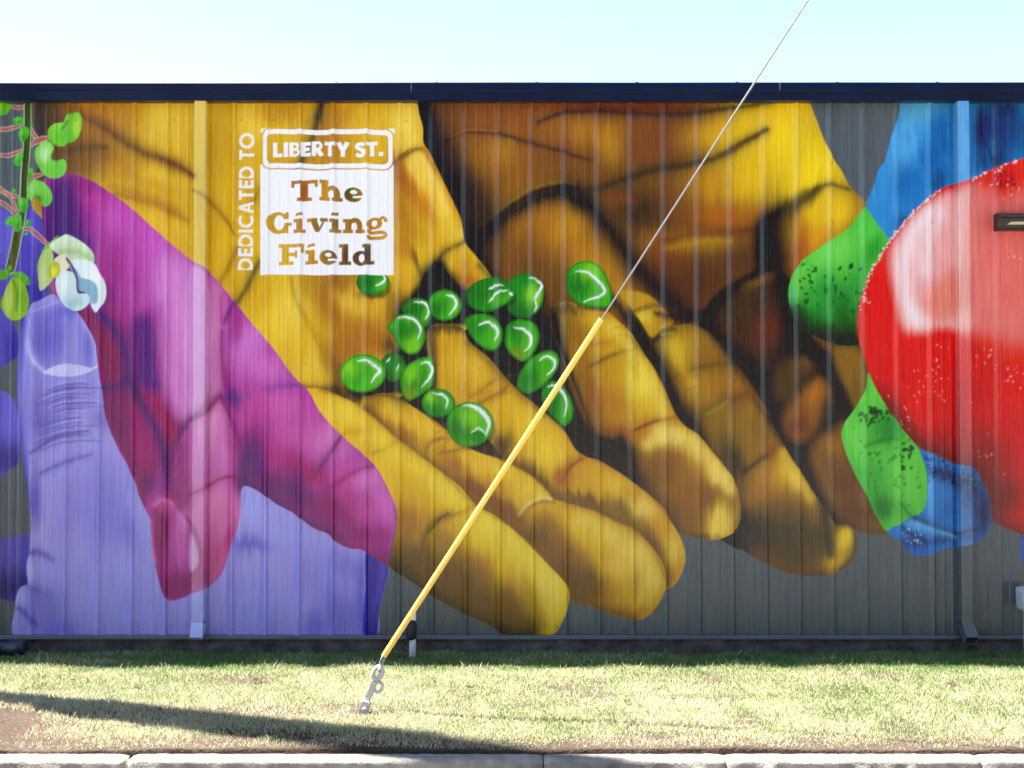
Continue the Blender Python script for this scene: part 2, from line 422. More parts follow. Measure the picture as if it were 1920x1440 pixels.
# ------------------------------------------------------------------ the mural itself
def paint_mural(pt):
    GREY = (93, 102, 107); BK = (27, 28, 30)
    BRN = (112, 66, 16); AMB = (158, 100, 20); ORA = (186, 122, 24); YEL = (222, 184, 52); GLD = (204, 160, 34); YHI = (236, 212, 104); DKB = (64, 46, 18)
    pt.c[:] = lin(GREY)
    S, F, B, L = pt.shape, pt.fill, pt.blob, pt.line

    # ---- far-left fingers of the violet hand
    s = S([(-60, 380), (10, 392), (30, 402), (48, 398), (66, 374), (74, 392), (81, 430), (84, 470), (88, 560), (70, 590), (50, 640), (40, 640), (30, 560), (-60, 560)])
    F(s, (92, 82, 184)); B(s, 8, 440, 22, 60, 0, (116, 108, 214), .9); B(s, 66, 430, 8, 50, 0, (106, 98, 214), .7); B(s, 62, 560, 22, 50, 0, (60, 50, 158), .9)
    s = S([(-60, 570), (0, 578), (17, 594), (33, 625), (36, 644), (33, 667), (17, 680), (0, 689), (-60, 700)])
    F(s, (96, 88, 194)); B(s, 24, 650, 16, 50, 0, (50, 42, 140), .8)
    s = S([(-60, 730), (0, 733), (14, 737), (26, 752), (33, 775), (36, 800), (38, 840), (36, 866), (20, 880), (0, 895), (-60, 920)])
    F(s, (112, 106, 206)); B(s, 20, 860, 40, 36, 0, (60, 54, 128), .9)
    s = S([(-60, 1016), (0, 1011), (58, 1003), (62, 1020), (54, 1100), (28, 1128), (0, 1121), (-60, 1108)])
    F(s, (92, 86, 172)); B(s, 10, 1100, 70, 34, 0, (52, 48, 112), .95)

    # ---- right hand: palm
    s = S([(783, 186), (1100, 180), (1510, 186), (1528, 218), (1542, 254), (1558, 290), (1578, 321), (1592, 346), (1611, 368), (1632, 392), (1650, 440), (1650, 700), (1664, 996), (1640, 997), (1606, 992), (1540, 960), (1430, 900), (1300, 900), (1270, 990), (1180, 900), (1080, 870), (900, 860), (740, 760), (640, 560), (700, 400), (760, 260)])
    F(s, (128, 80, 18))
    # light and dark masses of the palm
    B(s, 1000, 240, 200, 50, 0, (146, 88, 20), .9); B(s, 920, 300, 80, 40, 10, (158, 102, 24), .8); B(s, 940, 280, 26, 30, 0, (182, 130, 30), .6)
    B(s, 830, 230, 36, 60, 0, (108, 66, 22), .8)
    B(s, 1110, 250, 70, 26, 8, (178, 122, 24), .7); B(s, 1145, 270, 26, 36, 0, (200, 146, 24), .6); B(s, 1230, 262, 70, 36, 0, (126, 72, 18), .8)
    B(s, 1180, 200, 180, 9, 0, (124, 62, 16), .9); B(s, 1340, 250, 60, 30, -10, (204, 148, 18), .8)
    B(s, 1450, 260, 95, 100, 0, (236, 202, 26), 1); B(s, 1530, 330, 60, 90, 20, (238, 206, 36), 1); B(s, 1475, 200, 60, 40, 0, (232, 192, 24), .95)
    B(s, 1400, 330, 70, 60, 0, (222, 180, 22), .9); B(s, 1320, 345, 50, 44, 0, (196, 142, 18), .8); B(s, 1420, 235, 20, 60, 0, (206, 160, 22), .35)
    B(s, 1360, 400, 90, 26, 0, (176, 104, 18), .8); B(s, 1240, 310, 60, 14, -12, (122, 74, 18), .7)
    B(s, 1200, 395, 70, 44, 20, (70, 50, 18), .95); B(s, 1270, 380, 40, 60, 10, (118, 70, 16), .6); B(s, 1160, 372, 34, 16, 0, (128, 74, 18), .8)
    B(s, 1300, 455, 90, 22, 0, (166, 118, 26), .8); B(s, 1250, 470, 40, 30, 0, (138, 76, 16), .8); B(s, 1280, 540, 90, 60, 0, (100, 58, 14), .95); B(s, 1330, 520, 40, 50, 0, (88, 56, 16), .7)
    B(s, 1390, 490, 50, 40, 0, (100, 62, 16), .9)
    # mound at the base of the first finger
    B(s, 1030, 430, 110, 70, 30, (172, 114, 22), 1); B(s, 960, 470, 60, 50, 0, (138, 88, 22), .9); B(s, 1010, 520, 70, 50, 20, (112, 72, 20), .8)
    B(s, 1070, 420, 30, 40, 30, (194, 142, 28), .7); B(s, 1120, 500, 60, 40, 45, (184, 130, 26), .9); B(s, 1175, 560, 40, 26, 45, (190, 136, 28), .9)
    L(s, [(905, 440), (945, 408), (985, 382), (1030, 364), (1062, 362), (1090, 378)], 20, (50, 42, 20), .95)
    L(s, [(893, 432), (925, 405), (960, 378), (1000, 354), (1050, 342), (1075, 345)], 3, (196, 140, 40), .5)
    L(s, [(897, 438), (928, 410), (962, 384), (1002, 361), (1050, 349), (1078, 354)], 5, (44, 38, 20), .9)
    L(s, [(1072, 360), (1115, 398), (1150, 440), (1185, 490), (1230, 540), (1290, 590)], 24, (48, 40, 20), .95)
    L(s, [(1010, 229), (1050, 213), (1130, 209), (1220, 214), (1290, 213), (1350, 205), (1420, 196), (1468, 188)], 5, (54, 38, 14), .9, .5)
    L(s, [(833, 267), (855, 252), (880, 247), (935, 251), (990, 267), (1050, 283), (1108, 302)], 3.2, (74, 46, 14), .95, .4)
    L(s, [(840, 258), (880, 244), (935, 247)], 2.2, (190, 120, 40), .5, .4)
    L(s, [(1436, 244), (1397, 266), (1356, 290), (1300, 307), (1230, 318), (1175, 334), (1119, 354), (1078, 362)], 7, (62, 50, 20), .95, .35)
    L(s, [(1440, 242), (1397, 264), (1350, 290)], 3.5, (110, 62, 18), .9, .5)
    L(s, [(1240, 452), (1300, 440), (1360, 436), (1410, 430)], 6, (118, 60, 14), .8, .4); L(s, [(1250, 466), (1320, 452), (1370, 452)], 6, (184, 142, 34), .5, .5)
    # shadow between the two hands
    L(s, [(786, 190), (800, 240), (806, 290), (826, 340), (850, 400), (872, 450), (890, 490), (930, 560)], 26, BK, 1, p=1.6)
    B(s, 862, 350, 40, 70, -24, (40, 36, 24), .9); B(s, 905, 400, 34, 60, -10, (56, 44, 22), .8); B(s, 880, 470, 50, 60, -20, BK, .9); B(s, 835, 285, 30, 44, -20, (48, 40, 24), .7)
    # the shadow pool around the peas
    d = S([(640, 700), (690, 590), (740, 560), (800, 490), (880, 480), (960, 570), (1030, 590), (1046, 600), (1062, 700), (1100, 790), (1140, 830), (1180, 850), (1200, 900), (1260, 990), (1180, 960), (1080, 870), (980, 880), (880, 860), (780, 800), (660, 740)])
    F(d, (29, 28, 29), 10)
    d = S([(700, 770), (860, 800), (1000, 860), (1180, 960), (1250, 1060), (1235, 1100), (1100, 1010), (1060, 1085), (960, 990), (860, 910), (760, 840)]); F(d, (70, 50, 20))
    d = S([(1170, 620), (1300, 700), (1400, 900), (1400, 1030), (1340, 1000), (1230, 720)]); F(d, (38, 32, 20))
    d = S([(1440, 780), (1600, 800), (1640, 960), (1600, 992), (1565, 985), (1500, 900)]); F(d, (40, 32, 20))
    B(s, 985, 590, 60, 40, 20, (28, 27, 26), .95); B(s, 1035, 600, 26, 40, -10, (70, 54, 22), .6)
    # dark valley on the right and the lobes beyond it
    L(s, [(1530, 358), (1500, 384), (1462, 408), (1440, 440), (1440, 500), (1446, 560)], 26, (28, 28, 22), 1, .5, p=1.5)
    B(s, 1450, 470, 36, 80, 0, (32, 30, 22), .95); B(s, 1440, 420, 30, 22, -20, (40, 34, 20), .9); B(s, 1475, 600, 40, 90, -20, (34, 28, 20), 1); B(s, 1470, 430, 22, 30, 0, (48, 38, 18), .7)
    B(s, 1530, 440, 46, 50, -30, (206, 146, 28), 1); B(s, 1560, 395, 50, 36, 0, (228, 188, 34), 1); B(s, 1502, 470, 14, 44, 10, (178, 100, 18), .9); B(s, 1540, 490, 40, 26, -20, (180, 116, 22), .8); B(s, 1530, 395, 22, 14, -20, (222, 180, 40), .8)
    L(s, [(1490, 390), (1512, 372), (1536, 352), (1560, 346), (1594, 356)], 5, (92, 66, 20), .9, .5)
    # ---- third finger, deep in shade
    d = S([(1320, 580), (1350, 545), (1400, 515), (1440, 500), (1480, 520), (1500, 600), (1560, 640), (1640, 640), (1650, 760), (1664, 996), (1606, 992), (1560, 960), (1480, 850), (1420, 740), (1360, 660), (1310, 610)])
    F(d, (36, 31, 22), 6)
    def lobe(pts, col, soft): q = S(pts); F(q, col, min(soft * 2.2, 20), .8); return q
    lobe([(1345, 600), (1370, 548), (1415, 518), (1440, 510), (1456, 560), (1464, 640), (1440, 690), (1400, 660), (1360, 630)], (86, 56, 16), 14)
    B(None, 1435, 618, 26, 34, 10, (112, 58, 12), .85); B(None, 1385, 585, 30, 24, 0, (78, 58, 20), .7); B(None, 1420, 525, 30, 10, -20, (136, 94, 26), .7); L(None, [(1352, 560), (1395, 528), (1440, 506)], 5, (40, 33, 20), .7)
    lobe([(1452, 702), (1470, 677), (1500, 665), (1528, 668), (1530, 690), (1500, 720), (1475, 752), (1456, 748)], (106, 70, 18), 9); B(None, 1475, 730, 12, 18, 0, (84, 64, 22), .7); B(None, 1510, 680, 18, 9, -20, (122, 82, 20), .7)
    lobe([(1470, 782), (1490, 747), (1515, 723), (1538, 707), (1556, 720), (1552, 760), (1532, 800), (1502, 828), (1480, 818)], (160, 98, 20), 7); B(None, 1527, 735, 14, 20, 20, (180, 116, 26), .8); B(None, 1500, 800, 24, 18, 0, (118, 64, 16), .85); B(None, 1550, 775, 12, 34, 10, (66, 50, 20), .8)
    lobe([(1520, 850), (1532, 825), (1560, 806), (1582, 792), (1588, 800), (1592, 860), (1612, 900), (1640, 962), (1662, 996), (1612, 992), (1575, 966), (1548, 932), (1530, 890)], (146, 94, 22), 7); B(None, 1585, 905, 26, 40, -20, (110, 64, 16), .9); B(None, 1600, 960, 36, 26, 20, (104, 62, 15), .9); B(None, 1560, 835, 20, 18, 0, (164, 110, 26), .7)
    lobe([(1562, 652), (1590, 648), (1614, 655), (1624, 700), (1618, 745), (1602, 772), (1586, 735), (1568, 690)], (156, 110, 24), 5); B(None, 1606, 735, 10, 30, -10, (124, 84, 20), .8); lobe([(1524, 628), (1552, 640), (1566, 652), (1556, 660), (1536, 644)], (128, 76, 18), 4)
    L(None, [(1500, 640), (1545, 690), (1580, 745), (1604, 790)], 13, (29, 27, 23), .85)
    # ---- second finger of the right hand
    d = S([(1180, 560), (1215, 572), (1240, 600), (1262, 610), (1300, 608), (1331, 625), (1356, 653), (1381, 689), (1408, 736), (1433, 772), (1456, 811), (1475, 844), (1492, 872), (1511, 900), (1530, 931), (1549, 956), (1566, 983), (1589, 985), (1603, 997), (1607, 1014), (1603, 1039), (1592, 1058), (1572, 1072), (1539, 1079), (1497, 1078), (1461, 1069), (1436, 1056), (1400, 1036), (1375, 1012), (1340, 960), (1330, 880), (1270, 780), (1220, 680), (1180, 610)])
    F(d, (134, 94, 20))
    B(d, 1290, 660, 50, 44, 30, (184, 144, 30), 1); B(d, 1262, 655, 14, 30, -20, (212, 184, 70), .8); B(d, 1330, 670, 34, 40, 0, (150, 102, 22), .9)
    B(d, 1310, 730, 50, 34, 20, (176, 130, 28), .95); B(d, 1365, 720, 34, 30, 0, (168, 112, 22), .9); B(d, 1370, 790, 46, 30, 10, (152, 108, 20), .9); B(d, 1400, 770, 20, 34, 0, (160, 110, 24), .7)
    B(d, 1385, 820, 40, 40, 0, (146, 106, 20), .9); B(d, 1440, 850, 40, 40, 30, (160, 104, 20), .9)
    B(d, 1455, 900, 60, 44, 20, (182, 128, 22), 1); B(d, 1480, 888, 30, 30, 30, (214, 170, 44), .9); B(d, 1497, 905, 16, 40, -30, (232, 196, 80), .9); B(d, 1425, 940, 40, 30, 0, (170, 112, 20), .8)
    B(d, 1500, 960, 50, 40, 20, (150, 100, 18), .9); B(d, 1420, 1000, 70, 40, 20, (52, 44, 18), .95); B(d, 1500, 1010, 60, 40, 0, (92, 66, 18), .95); B(d, 1470, 1050, 70, 20, 10, (112, 72, 16), .9); B(d, 1535, 1040, 40, 26, 0, (120, 84, 18), .8)
    B(d, 1582, 1010, 18, 32, 10, (224, 182, 40), 1); B(d, 1565, 1050, 24, 16, -30, (206, 160, 36), .9); B(d, 1588, 1000, 10, 22, 0, (236, 200, 60), .7); L(d, [(1545, 960), (1552, 1000), (1556, 1040)], 9, (60, 46, 18), .8)
    L(d, [(1570, 985), (1598, 990), (1605, 1014), (1598, 1046), (1575, 1068)], 3.5, (78, 58, 20), .8)
    L(d, [(1180, 600), (1215, 660), (1250, 720), (1280, 790), (1320, 850), (1360, 910), (1390, 980)], 20, (34, 30, 20), .95); B(d, 1300, 800, 20, 40, -20, (46, 38, 18), .8); B(d, 1375, 860, 22, 50, -20, (58, 46, 18), .9)
    L(d, [(1225, 640), (1246, 624), (1262, 618)], 5, (50, 40, 16), .9, .4); L(d, [(1240, 628), (1262, 622)], 3, (180, 160, 90), .6, .5)
    L(d, [(1266, 705), (1290, 695), (1330, 685), (1370, 680)], 5, (112, 74, 18), .8, .5); L(d, [(1265, 716), (1300, 700)], 4, (160, 84, 20), .6, .5)
    L(d, [(1325, 772), (1360, 750), (1400, 740)], 7, (96, 70, 18), .75, .4); L(d, [(1325, 776), (1352, 762), (1362, 752)], 3.5, (176, 150, 50), .6, .5); L(d, [(1370, 745), (1410, 742)], 4, (150, 84, 22), .6, .5)
    L(d, [(1395, 885), (1425, 862), (1450, 845), (1470, 836)], 4.5, (62, 46, 18), .9, .3); L(d, [(1440, 850), (1470, 838)], 4, (180, 104, 24), .6, .5)
    L(d, [(1300, 608), (1331, 625), (1381, 689), (1433, 772), (1492, 872), (1549, 956)], 3, (60, 46, 20), .5)
    L(d, [(1400, 1036), (1461, 1070), (1539, 1080)], 12, (108, 66, 14), .9); L(d, [(1340, 625), (1390, 695), (1440, 780), (1500, 880), (1552, 958)], 9, (70, 50, 18), .7)
    L(d, [(1180, 610), (1220, 680), (1270, 780), (1330, 880), (1345, 960), (1390, 1030)], 18, (30, 28, 21), 1)
    q = S([(1400, 960), (1440, 935), (1500, 950), (1545, 985), (1548, 1040), (1500, 1062), (1440, 1045), (1405, 1010)]); F(q, (72, 56, 20), 20, .5); L(d, [(1470, 850), (1495, 890), (1520, 930)], 11, (228, 184, 70), .75); L(d, [(1270, 640), (1275, 680), (1300, 720)], 11, (206, 172, 60), .5)
    # ---- first joint piece above it
    d = S([(1160, 548), (1190, 546), (1220, 556), (1245, 582), (1262, 604), (1240, 618), (1222, 632), (1200, 600), (1180, 574)])
    F(d, (190, 146, 34), 3); B(d, 1205, 590, 20, 22, 0, (222, 190, 76), .9); B(d, 1250, 596, 20, 14, 0, (160, 100, 26), .7)
    L(d, [(1185, 584), (1220, 574), (1262, 572)], 5, (110, 62, 18), .8, .4)
    L(None, [(1150, 560), (1190, 620), (1225, 680)], 11, BK, .85)
    L(None, [(1230, 588), (1280, 596), (1320, 585)], 9, (40, 34, 20), .8, .4); L(None, [(1300, 596), (1345, 630), (1390, 690)], 7, (36, 30, 20), .5, .4)

    # ---- first finger of the right hand
    d = S([(1030, 580), (1060, 566), (1100, 576), (1136, 583), (1161, 603), (1183, 625), (1206, 661), (1228, 694), (1250, 739), (1269, 781), (1286, 800), (1308, 814), (1336, 847), (1361, 878), (1378, 905), (1387, 936), (1388, 968), (1381, 990), (1367, 1003), (1342, 1012), (1317, 1011), (1286, 1003), (1262, 994), (1235, 950), (1200, 905), (1180, 870), (1150, 840), (1115, 820), (1090, 760), (1064, 690), (1044, 640)])
    F(d, (188, 142, 36))
    B(d, 1130, 620, 50, 34, 30, (206, 166, 52), 1); B(d, 1150, 600, 30, 16, 30, (196, 140, 40), .6); B(d, 1070, 610, 24, 50, 0, (150, 104, 30), .8); B(d, 1150, 655, 40, 26, 10, (200, 162, 56), .8)
    B(d, 1130, 700, 40, 40, 0, (192, 148, 36), .9); B(d, 1205, 725, 34, 46, -20, (232, 204, 74), 1); B(d, 1220, 770, 26, 30, -20, (214, 172, 52), .8); B(d, 1140, 760, 34, 50, 0, (176, 120, 28), .9); B(d, 1110, 740, 16, 50, -14, (160, 90, 26), .8); B(d, 1160, 810, 40, 20, 0, (158, 86, 22), .8)
    B(d, 1245, 822, 50, 26, 20, (228, 200, 104), 1); B(d, 1300, 850, 26, 30, 30, (224, 190, 90), .9); B(d, 1200, 830, 16, 40, 20, (182, 116, 30), .9); B(d, 1215, 840, 20, 34, 0, (196, 136, 36), .5)
    B(d, 1260, 880, 40, 40, 30, (160, 102, 22), 1); B(d, 1310, 900, 34, 34, 30, (186, 132, 30), .9); B(d, 1345, 890, 22, 34, -20, (230, 196, 96), .9); B(d, 1350, 925, 30, 16, 20, (150, 100, 24), .8); B(d, 1290, 940, 40, 40, 20, (140, 84, 16), .95); B(d, 1215, 910, 34, 50, 20, (58, 46, 18), .95); B(d, 1250, 970, 34, 34, 20, (60, 48, 16), .95)
    B(d, 1352, 972, 24, 34, 14, (224, 186, 76), 1); B(d, 1344, 988, 18, 14, 0, (234, 206, 110), .7); B(d, 1300, 985, 26, 22, 0, (130, 84, 16), .9); B(d, 1310, 1004, 50, 8, 5, (140, 86, 16), .8); L(d, [(1378, 905), (1388, 950), (1378, 992)], 4, (128, 84, 24), .8)
    L(d, [(1036, 590), (1050, 660), (1076, 740), (1100, 800), (1140, 832), (1185, 850)], 15, (38, 32, 22), .95); L(d, [(1165, 825), (1190, 880), (1220, 930), (1256, 985)], 16, (40, 34, 20), .9)
    L(d, [(1100, 690), (1120, 680), (1150, 665), (1185, 655)], 3.2, (120, 76, 22), .9, .4); L(d, [(1110, 646), (1150, 640), (1190, 634)], 4, (180, 112, 30), .7, .5); L(d, [(1180, 630), (1200, 655), (1210, 670)], 3, (90, 66, 24), .7, .4)
    L(d, [(1178, 812), (1205, 800), (1235, 786), (1265, 782)], 4.5, (164, 92, 24), .95, .3); L(d, [(1190, 806), (1225, 792), (1260, 784)], 2, (104, 62, 18), .7, .3); L(d, [(1180, 820), (1182, 850), (1196, 880)], 6, (160, 92, 24), .8, .3)
    L(d, [(1100, 575), (1136, 583), (1161, 603), (1183, 625), (1228, 694), (1269, 781), (1308, 814), (1361, 878)], 2.5, (150, 100, 34), .6)
    L(d, [(1030, 570), (1040, 640), (1062, 695), (1088, 762), (1112, 822), (1150, 842)], 15, (30, 28, 24), 1); L(d, [(1110, 826), (1178, 850), (1196, 905), (1235, 955), (1258, 992)], 19, (32, 29, 20), 1); L(d, [(1240, 975), (1275, 998), (1320, 1010)], 9, (92, 64, 16), .8); B(d, 1318, 935, 34, 30, 10, (128, 80, 16), .8); B(d, 1250, 880, 30, 40, 30, (148, 92, 18), .7); B(d, 1370, 945, 9, 40, 0, (140, 96, 28), .7)
    B(d, 1060, 580, 40, 12, 0, (70, 54, 24), .7)
    q = S([(1196, 850), (1225, 838), (1270, 850), (1305, 880), (1330, 915), (1335, 945), (1320, 985), (1280, 995), (1240, 960), (1212, 905)]); F(q, (144, 92, 18), 20, .6); L(d, [(1215, 835), (1255, 812), (1300, 830), (1345, 880), (1370, 915)], 13, (232, 200, 100), .75); B(d, 1350, 975, 22, 28, 14, (232, 194, 80), .9); B(d, 1300, 930, 16, 30, 20, (164, 100, 20), .6)
    q = S([(1075, 620), (1100, 610), (1110, 700), (1125, 780), (1150, 815), (1120, 810), (1090, 740)]); F(q, (140, 88, 26), 16, .7); L(d, [(1150, 612), (1190, 668), (1225, 740), (1245, 775)], 15, (230, 200, 84), .6)

    # ---- left hand: palm
    s = S([(60, 186), (400, 180), (776, 186), (786, 215), (793, 240), (794, 268), (804, 284), (826, 330), (850, 380), (864, 412), (869, 440), (872, 455), (890, 478), (922, 521), (930, 560), (880, 610), (850, 650), (806, 700), (750, 745), (690, 768), (640, 780), (560, 800), (380, 600), (90, 420), (60, 380), (76, 280)])
    F(s, (214, 172, 50))
    B(s, 110, 270, 70, 110, 0, (112, 72, 40), 1); B(s, 84, 250, 26, 120, 0, (84, 70, 62), .9); B(s, 165, 210, 60, 30, 10, (186, 118, 40), .8); B(s, 180, 250, 40, 30, 20, (184, 120, 36), .8); B(s, 180, 300, 60, 26, 10, (176, 122, 34), .85); B(s, 130, 230, 40, 26, 0, (150, 92, 42), .8)
    B(s, 210, 320, 40, 22, 10, (190, 140, 40), .7); B(s, 235, 220, 60, 40, 10, (206, 156, 44), .7); B(s, 310, 230, 40, 50, 0, (226, 190, 70), .8); B(s, 300, 310, 50, 26, 20, (226, 186, 66), .7); B(s, 320, 420, 50, 34, 40, (222, 178, 60), .8); B(s, 280, 345, 60, 14, 22, (196, 150, 44), .7)
    B(s, 430, 240, 22, 90, 0, (192, 150, 38), .6); B(s, 405, 280, 20, 60, 0, (196, 152, 36), .7); B(s, 470, 220, 30, 50, 0, (228, 192, 72), .8); B(s, 450, 450, 44, 70, 30, (222, 180, 50), .8); B(s, 400, 420, 40, 60, 20, (210, 166, 44), .7)
    B(s, 530, 210, 50, 24, 0, (190, 132, 34), .7); B(s, 585, 215, 20, 30, 30, (214, 170, 64), .7); B(s, 620, 260, 40, 60, 0, (176, 112, 40), .8); B(s, 690, 220, 50, 40, 0, (218, 176, 54), .9); B(s, 760, 230, 24, 60, -10, (236, 206, 92), .9); B(s, 640, 215, 26, 24, 0, (184, 124, 46), .7)
    B(s, 570, 360, 80, 60, 0, (170, 100, 44), .8); B(s, 520, 420, 30, 60, 0, (206, 158, 48), .8); B(s, 640, 370, 50, 50, 0, (150, 106, 40), .7); B(s, 600, 470, 40, 30, 0, (206, 160, 60), .9); B(s, 660, 480, 50, 40, 0, (104, 70, 30), .9); B(s, 690, 400, 40, 60, 0, (170, 110, 36), .8)
    for x, y, c in ((565, 358, (160, 92, 38)), (612, 362, (196, 146, 50)), (655, 366, (84, 68, 34)), (520, 420, (196, 148, 44)), (560, 425, (176, 112, 44)), (598, 425, (112, 90, 38)), (630, 420, (130, 92, 40)), (665, 420, (150, 98, 40)), (705, 422, (186, 132, 46)), (540, 480, (214, 170, 56)), (575, 480, (170, 118, 40)), (590, 482, (206, 160, 50)), (622, 482, (104, 76, 34)), (655, 480, (104, 64, 30)), (688, 480, (70, 46, 24))):
        B(s, x, y, 20, 26, 0, c, .85)
    # the heel of the palm and the thumb mound
    B(s, 520, 600, 60, 80, 40, (228, 190, 58), 1); B(s, 560, 560, 30, 60, 30, (234, 204, 88), .7); B(s, 600, 680, 34, 50, 30, (228, 190, 66), .9); B(s, 480, 560, 26, 40, 30, (210, 162, 44), .7)
    B(s, 620, 560, 34, 90, -26, (166, 108, 26), 1); B(s, 580, 530, 24, 34, 0, (186, 138, 40), .7); B(s, 665, 600, 44, 50, 0, (180, 120, 30), .9); B(s, 650, 660, 40, 40, 0, (168, 104, 28), .9); B(s, 660, 565, 40, 26, 30, (216, 176, 72), .9); B(s, 700, 580, 40, 20, 20, (214, 168, 60), .8); B(s, 625, 690, 16, 50, -20, (150, 92, 26), .8)
    B(s, 710, 640, 34, 40, 0, (170, 104, 26), .9); B(s, 745, 560, 14, 40, 0, (190, 130, 34), .8); B(s, 640, 530, 30, 20, 0, (150, 96, 30), .7)
    # forearm edge with knuckle folds
    B(s, 750, 330, 14, 50, -20, (160, 94, 30), .9); B(s, 770, 350, 16, 60, -26, (176, 104, 30), .9); B(s, 800, 330, 18, 60, -28, (226, 188, 78), 1); B(s, 825, 400, 18, 50, -20, (230, 192, 74), .9); B(s, 775, 310, 12, 40, -20, (230, 192, 90), .8)
    B(s, 800, 400, 16, 40, -20, (196, 122, 34), .8); B(s, 790, 440, 50, 30, 0, (208, 162, 50), .9); B(s, 770, 500, 26, 50, 0, (220, 176, 56), .95); B(s, 745, 440, 20, 60, 0, (204, 152, 44), .8); B(s, 850, 440, 20, 26, -20, (224, 186, 70), .9); B(s, 760, 400, 18, 30, 0, (182, 122, 36), .6)
    L(s, [(738, 307), (752, 298), (768, 286), (785, 279), (800, 284)], 3.5, (110, 70, 24), .95, .3); L(s, [(795, 282), (806, 300), (815, 320)], 4, (150, 92, 30), .8, .3); L(s, [(745, 298), (770, 278)], 2.2, (90, 66, 30), .7, .4)
    L(s, [(872, 452), (855, 462), (838, 470), (826, 482), (815, 496)], 4.2, (76, 50, 18), .95, .3); B(s, 822, 504, 18, 26, 20, (58, 40, 16), .95); B(s, 780, 490, 7, 34, -22, (90, 60, 22), .8); B(s, 800, 530, 20, 30, 0, (36, 30, 22), .95); B(s, 790, 560, 40, 24, 0, BK, .9)
    B(s, 870, 500, 34, 22, 40, (200, 150, 42), .95); B(s, 850, 490, 12, 24, 30, (214, 172, 66), .6); B(s, 880, 530, 30, 16, 10, (176, 104, 26), .9); B(s, 850, 525, 12, 16, 0, (120, 76, 26), .6)
    L(s, [(900, 498), (925, 530), (930, 560)], 8, BK, .6)
    B(s, 95, 240, 34, 100, 0, (92, 66, 48), .9); B(s, 150, 290, 50, 50, 0, (118, 76, 36), .8); B(s, 215, 225, 40, 60, 0, (172, 112, 32), .6); B(s, 200, 285, 40, 20, 20, (150, 96, 34), .6); B(s, 245, 300, 30, 30, 0, (186, 132, 36), .5)
    L(s, [(74, 190), (74, 330)], 16, (72, 70, 70), .8)
    L(s, [(140, 205), (200, 240), (270, 285), (330, 312)], 15, (140, 88, 34), .6); L(s, [(210, 352), (270, 366), (330, 396)], 11, (178, 124, 34), .6)
    # creases
    L(s, [(150, 215), (195, 240), (235, 268), (275, 288), (310, 300), (345, 318), (362, 330)], 6, (112, 70, 36), .85, .4); L(s, [(300, 296), (335, 312), (362, 328)], 4, (128, 70, 28), .9, .4)
    L(s, [(120, 285), (160, 276), (200, 278)], 8, (92, 62, 44), .6, .4)
    L(s, [(362, 356), (384, 368), (410, 396), (430, 420), (440, 440)], 3, (160, 104, 30), .9, .4); L(s, [(215, 365), (260, 374), (300, 386), (325, 400), (350, 412)], 6, (168, 112, 30), .8, .4)
    L(s, [(604, 190), (598, 215), (590, 245), (580, 270), (567, 300), (560, 314)], 6, (78, 56, 34), .95, .2); L(s, [(603, 190), (597, 220)], 7, (50, 40, 30), .8)
    L(s, [(488, 350), (480, 370), (470, 384)], 4, (150, 110, 40), .7, .4)
    L(s, [(487, 490), (474, 515), (462, 540), (445, 565), (438, 574)], 5.5, (96, 64, 24), .95, .2); L(s, [(447, 460), (435, 490), (418, 520), (404, 545)], 5, (162, 110, 30), .8, .4)
    L(s, [(545, 515), (552, 555), (575, 600), (600, 650), (618, 700)], 5, (176, 132, 40), .6, .4)
    L(s, [(560, 724), (590, 727), (620, 732), (660, 752)], 5, (140, 88, 26), .9, .3)
    B(s, 640, 735, 30, 12, 10, BK, .9); B(s, 690, 745, 50, 20, 10, BK, .95); B(s, 760, 600, 20, 40, 0, (40, 30, 20), .7); B(s, 735, 650, 20, 20, 0, (60, 40, 20), .8)
    q = S([(735, 612), (752, 570), (790, 528), (806, 500), (830, 490), (846, 512), (880, 545), (930, 560), (905, 604), (870, 612), (806, 618), (812, 690), (816, 748), (760, 740), (720, 742), (660, 742), (634, 735), (664, 722), (720, 676), (748, 650)]); F(q, (26, 26, 27), 9)
    L(s, [(640, 690), (636, 715), (648, 735)], 12, (120, 74, 24), .7); B(s, 735, 590, 16, 40, 0, (90, 60, 22), .6); B(s, 760, 530, 16, 26, 10, (210, 160, 50), .7); B(s, 700, 552, 34, 10, 0, (110, 76, 26), .7)
    L(s, [(735, 320), (748, 380), (770, 430), (760, 470)], 20, (176, 112, 34), .55); L(s, [(790, 290), (815, 340), (838, 395)], 8, (238, 204, 100), .7); L(s, [(798, 284), (830, 340), (866, 420)], 4, (196, 132, 40), .7)
    L(s, [(700, 420), (745, 480)], 1, (180, 120, 40), .01)

    # ---- left hand: third finger
    d = S([(802, 622), (808, 613), (838, 610), (867, 614), (878, 639), (917, 672), (950, 711), (989, 747), (1019, 772), (1058, 808), (1080, 844), (1100, 857), (1119, 862), (1161, 886), (1189, 906), (1217, 928), (1244, 953), (1258, 978), (1272, 1000), (1283, 1028), (1285, 1050), (1278, 1075), (1267, 1094), (1253, 1103), (1236, 1100), (1200, 1050), (1150, 1000), (1080, 970), (1030, 950), (980, 900), (950, 870), (930, 840), (890, 800), (850, 770), (815, 740), (812, 690)])
    F(d, (206, 160, 46))
    B(d, 835, 650, 24, 30, 0, (200, 152, 48), .9); B(d, 880, 690, 40, 40, 30, (222, 182, 66), .9); B(d, 850, 730, 40, 40, 0, (206, 158, 46), .8); B(d, 812, 660, 10, 50, 0, (150, 98, 34), .8); B(d, 900, 745, 40, 20, 20, (204, 150, 50), .8); B(d, 840, 620, 40, 10, 0, (110, 78, 34), .7)
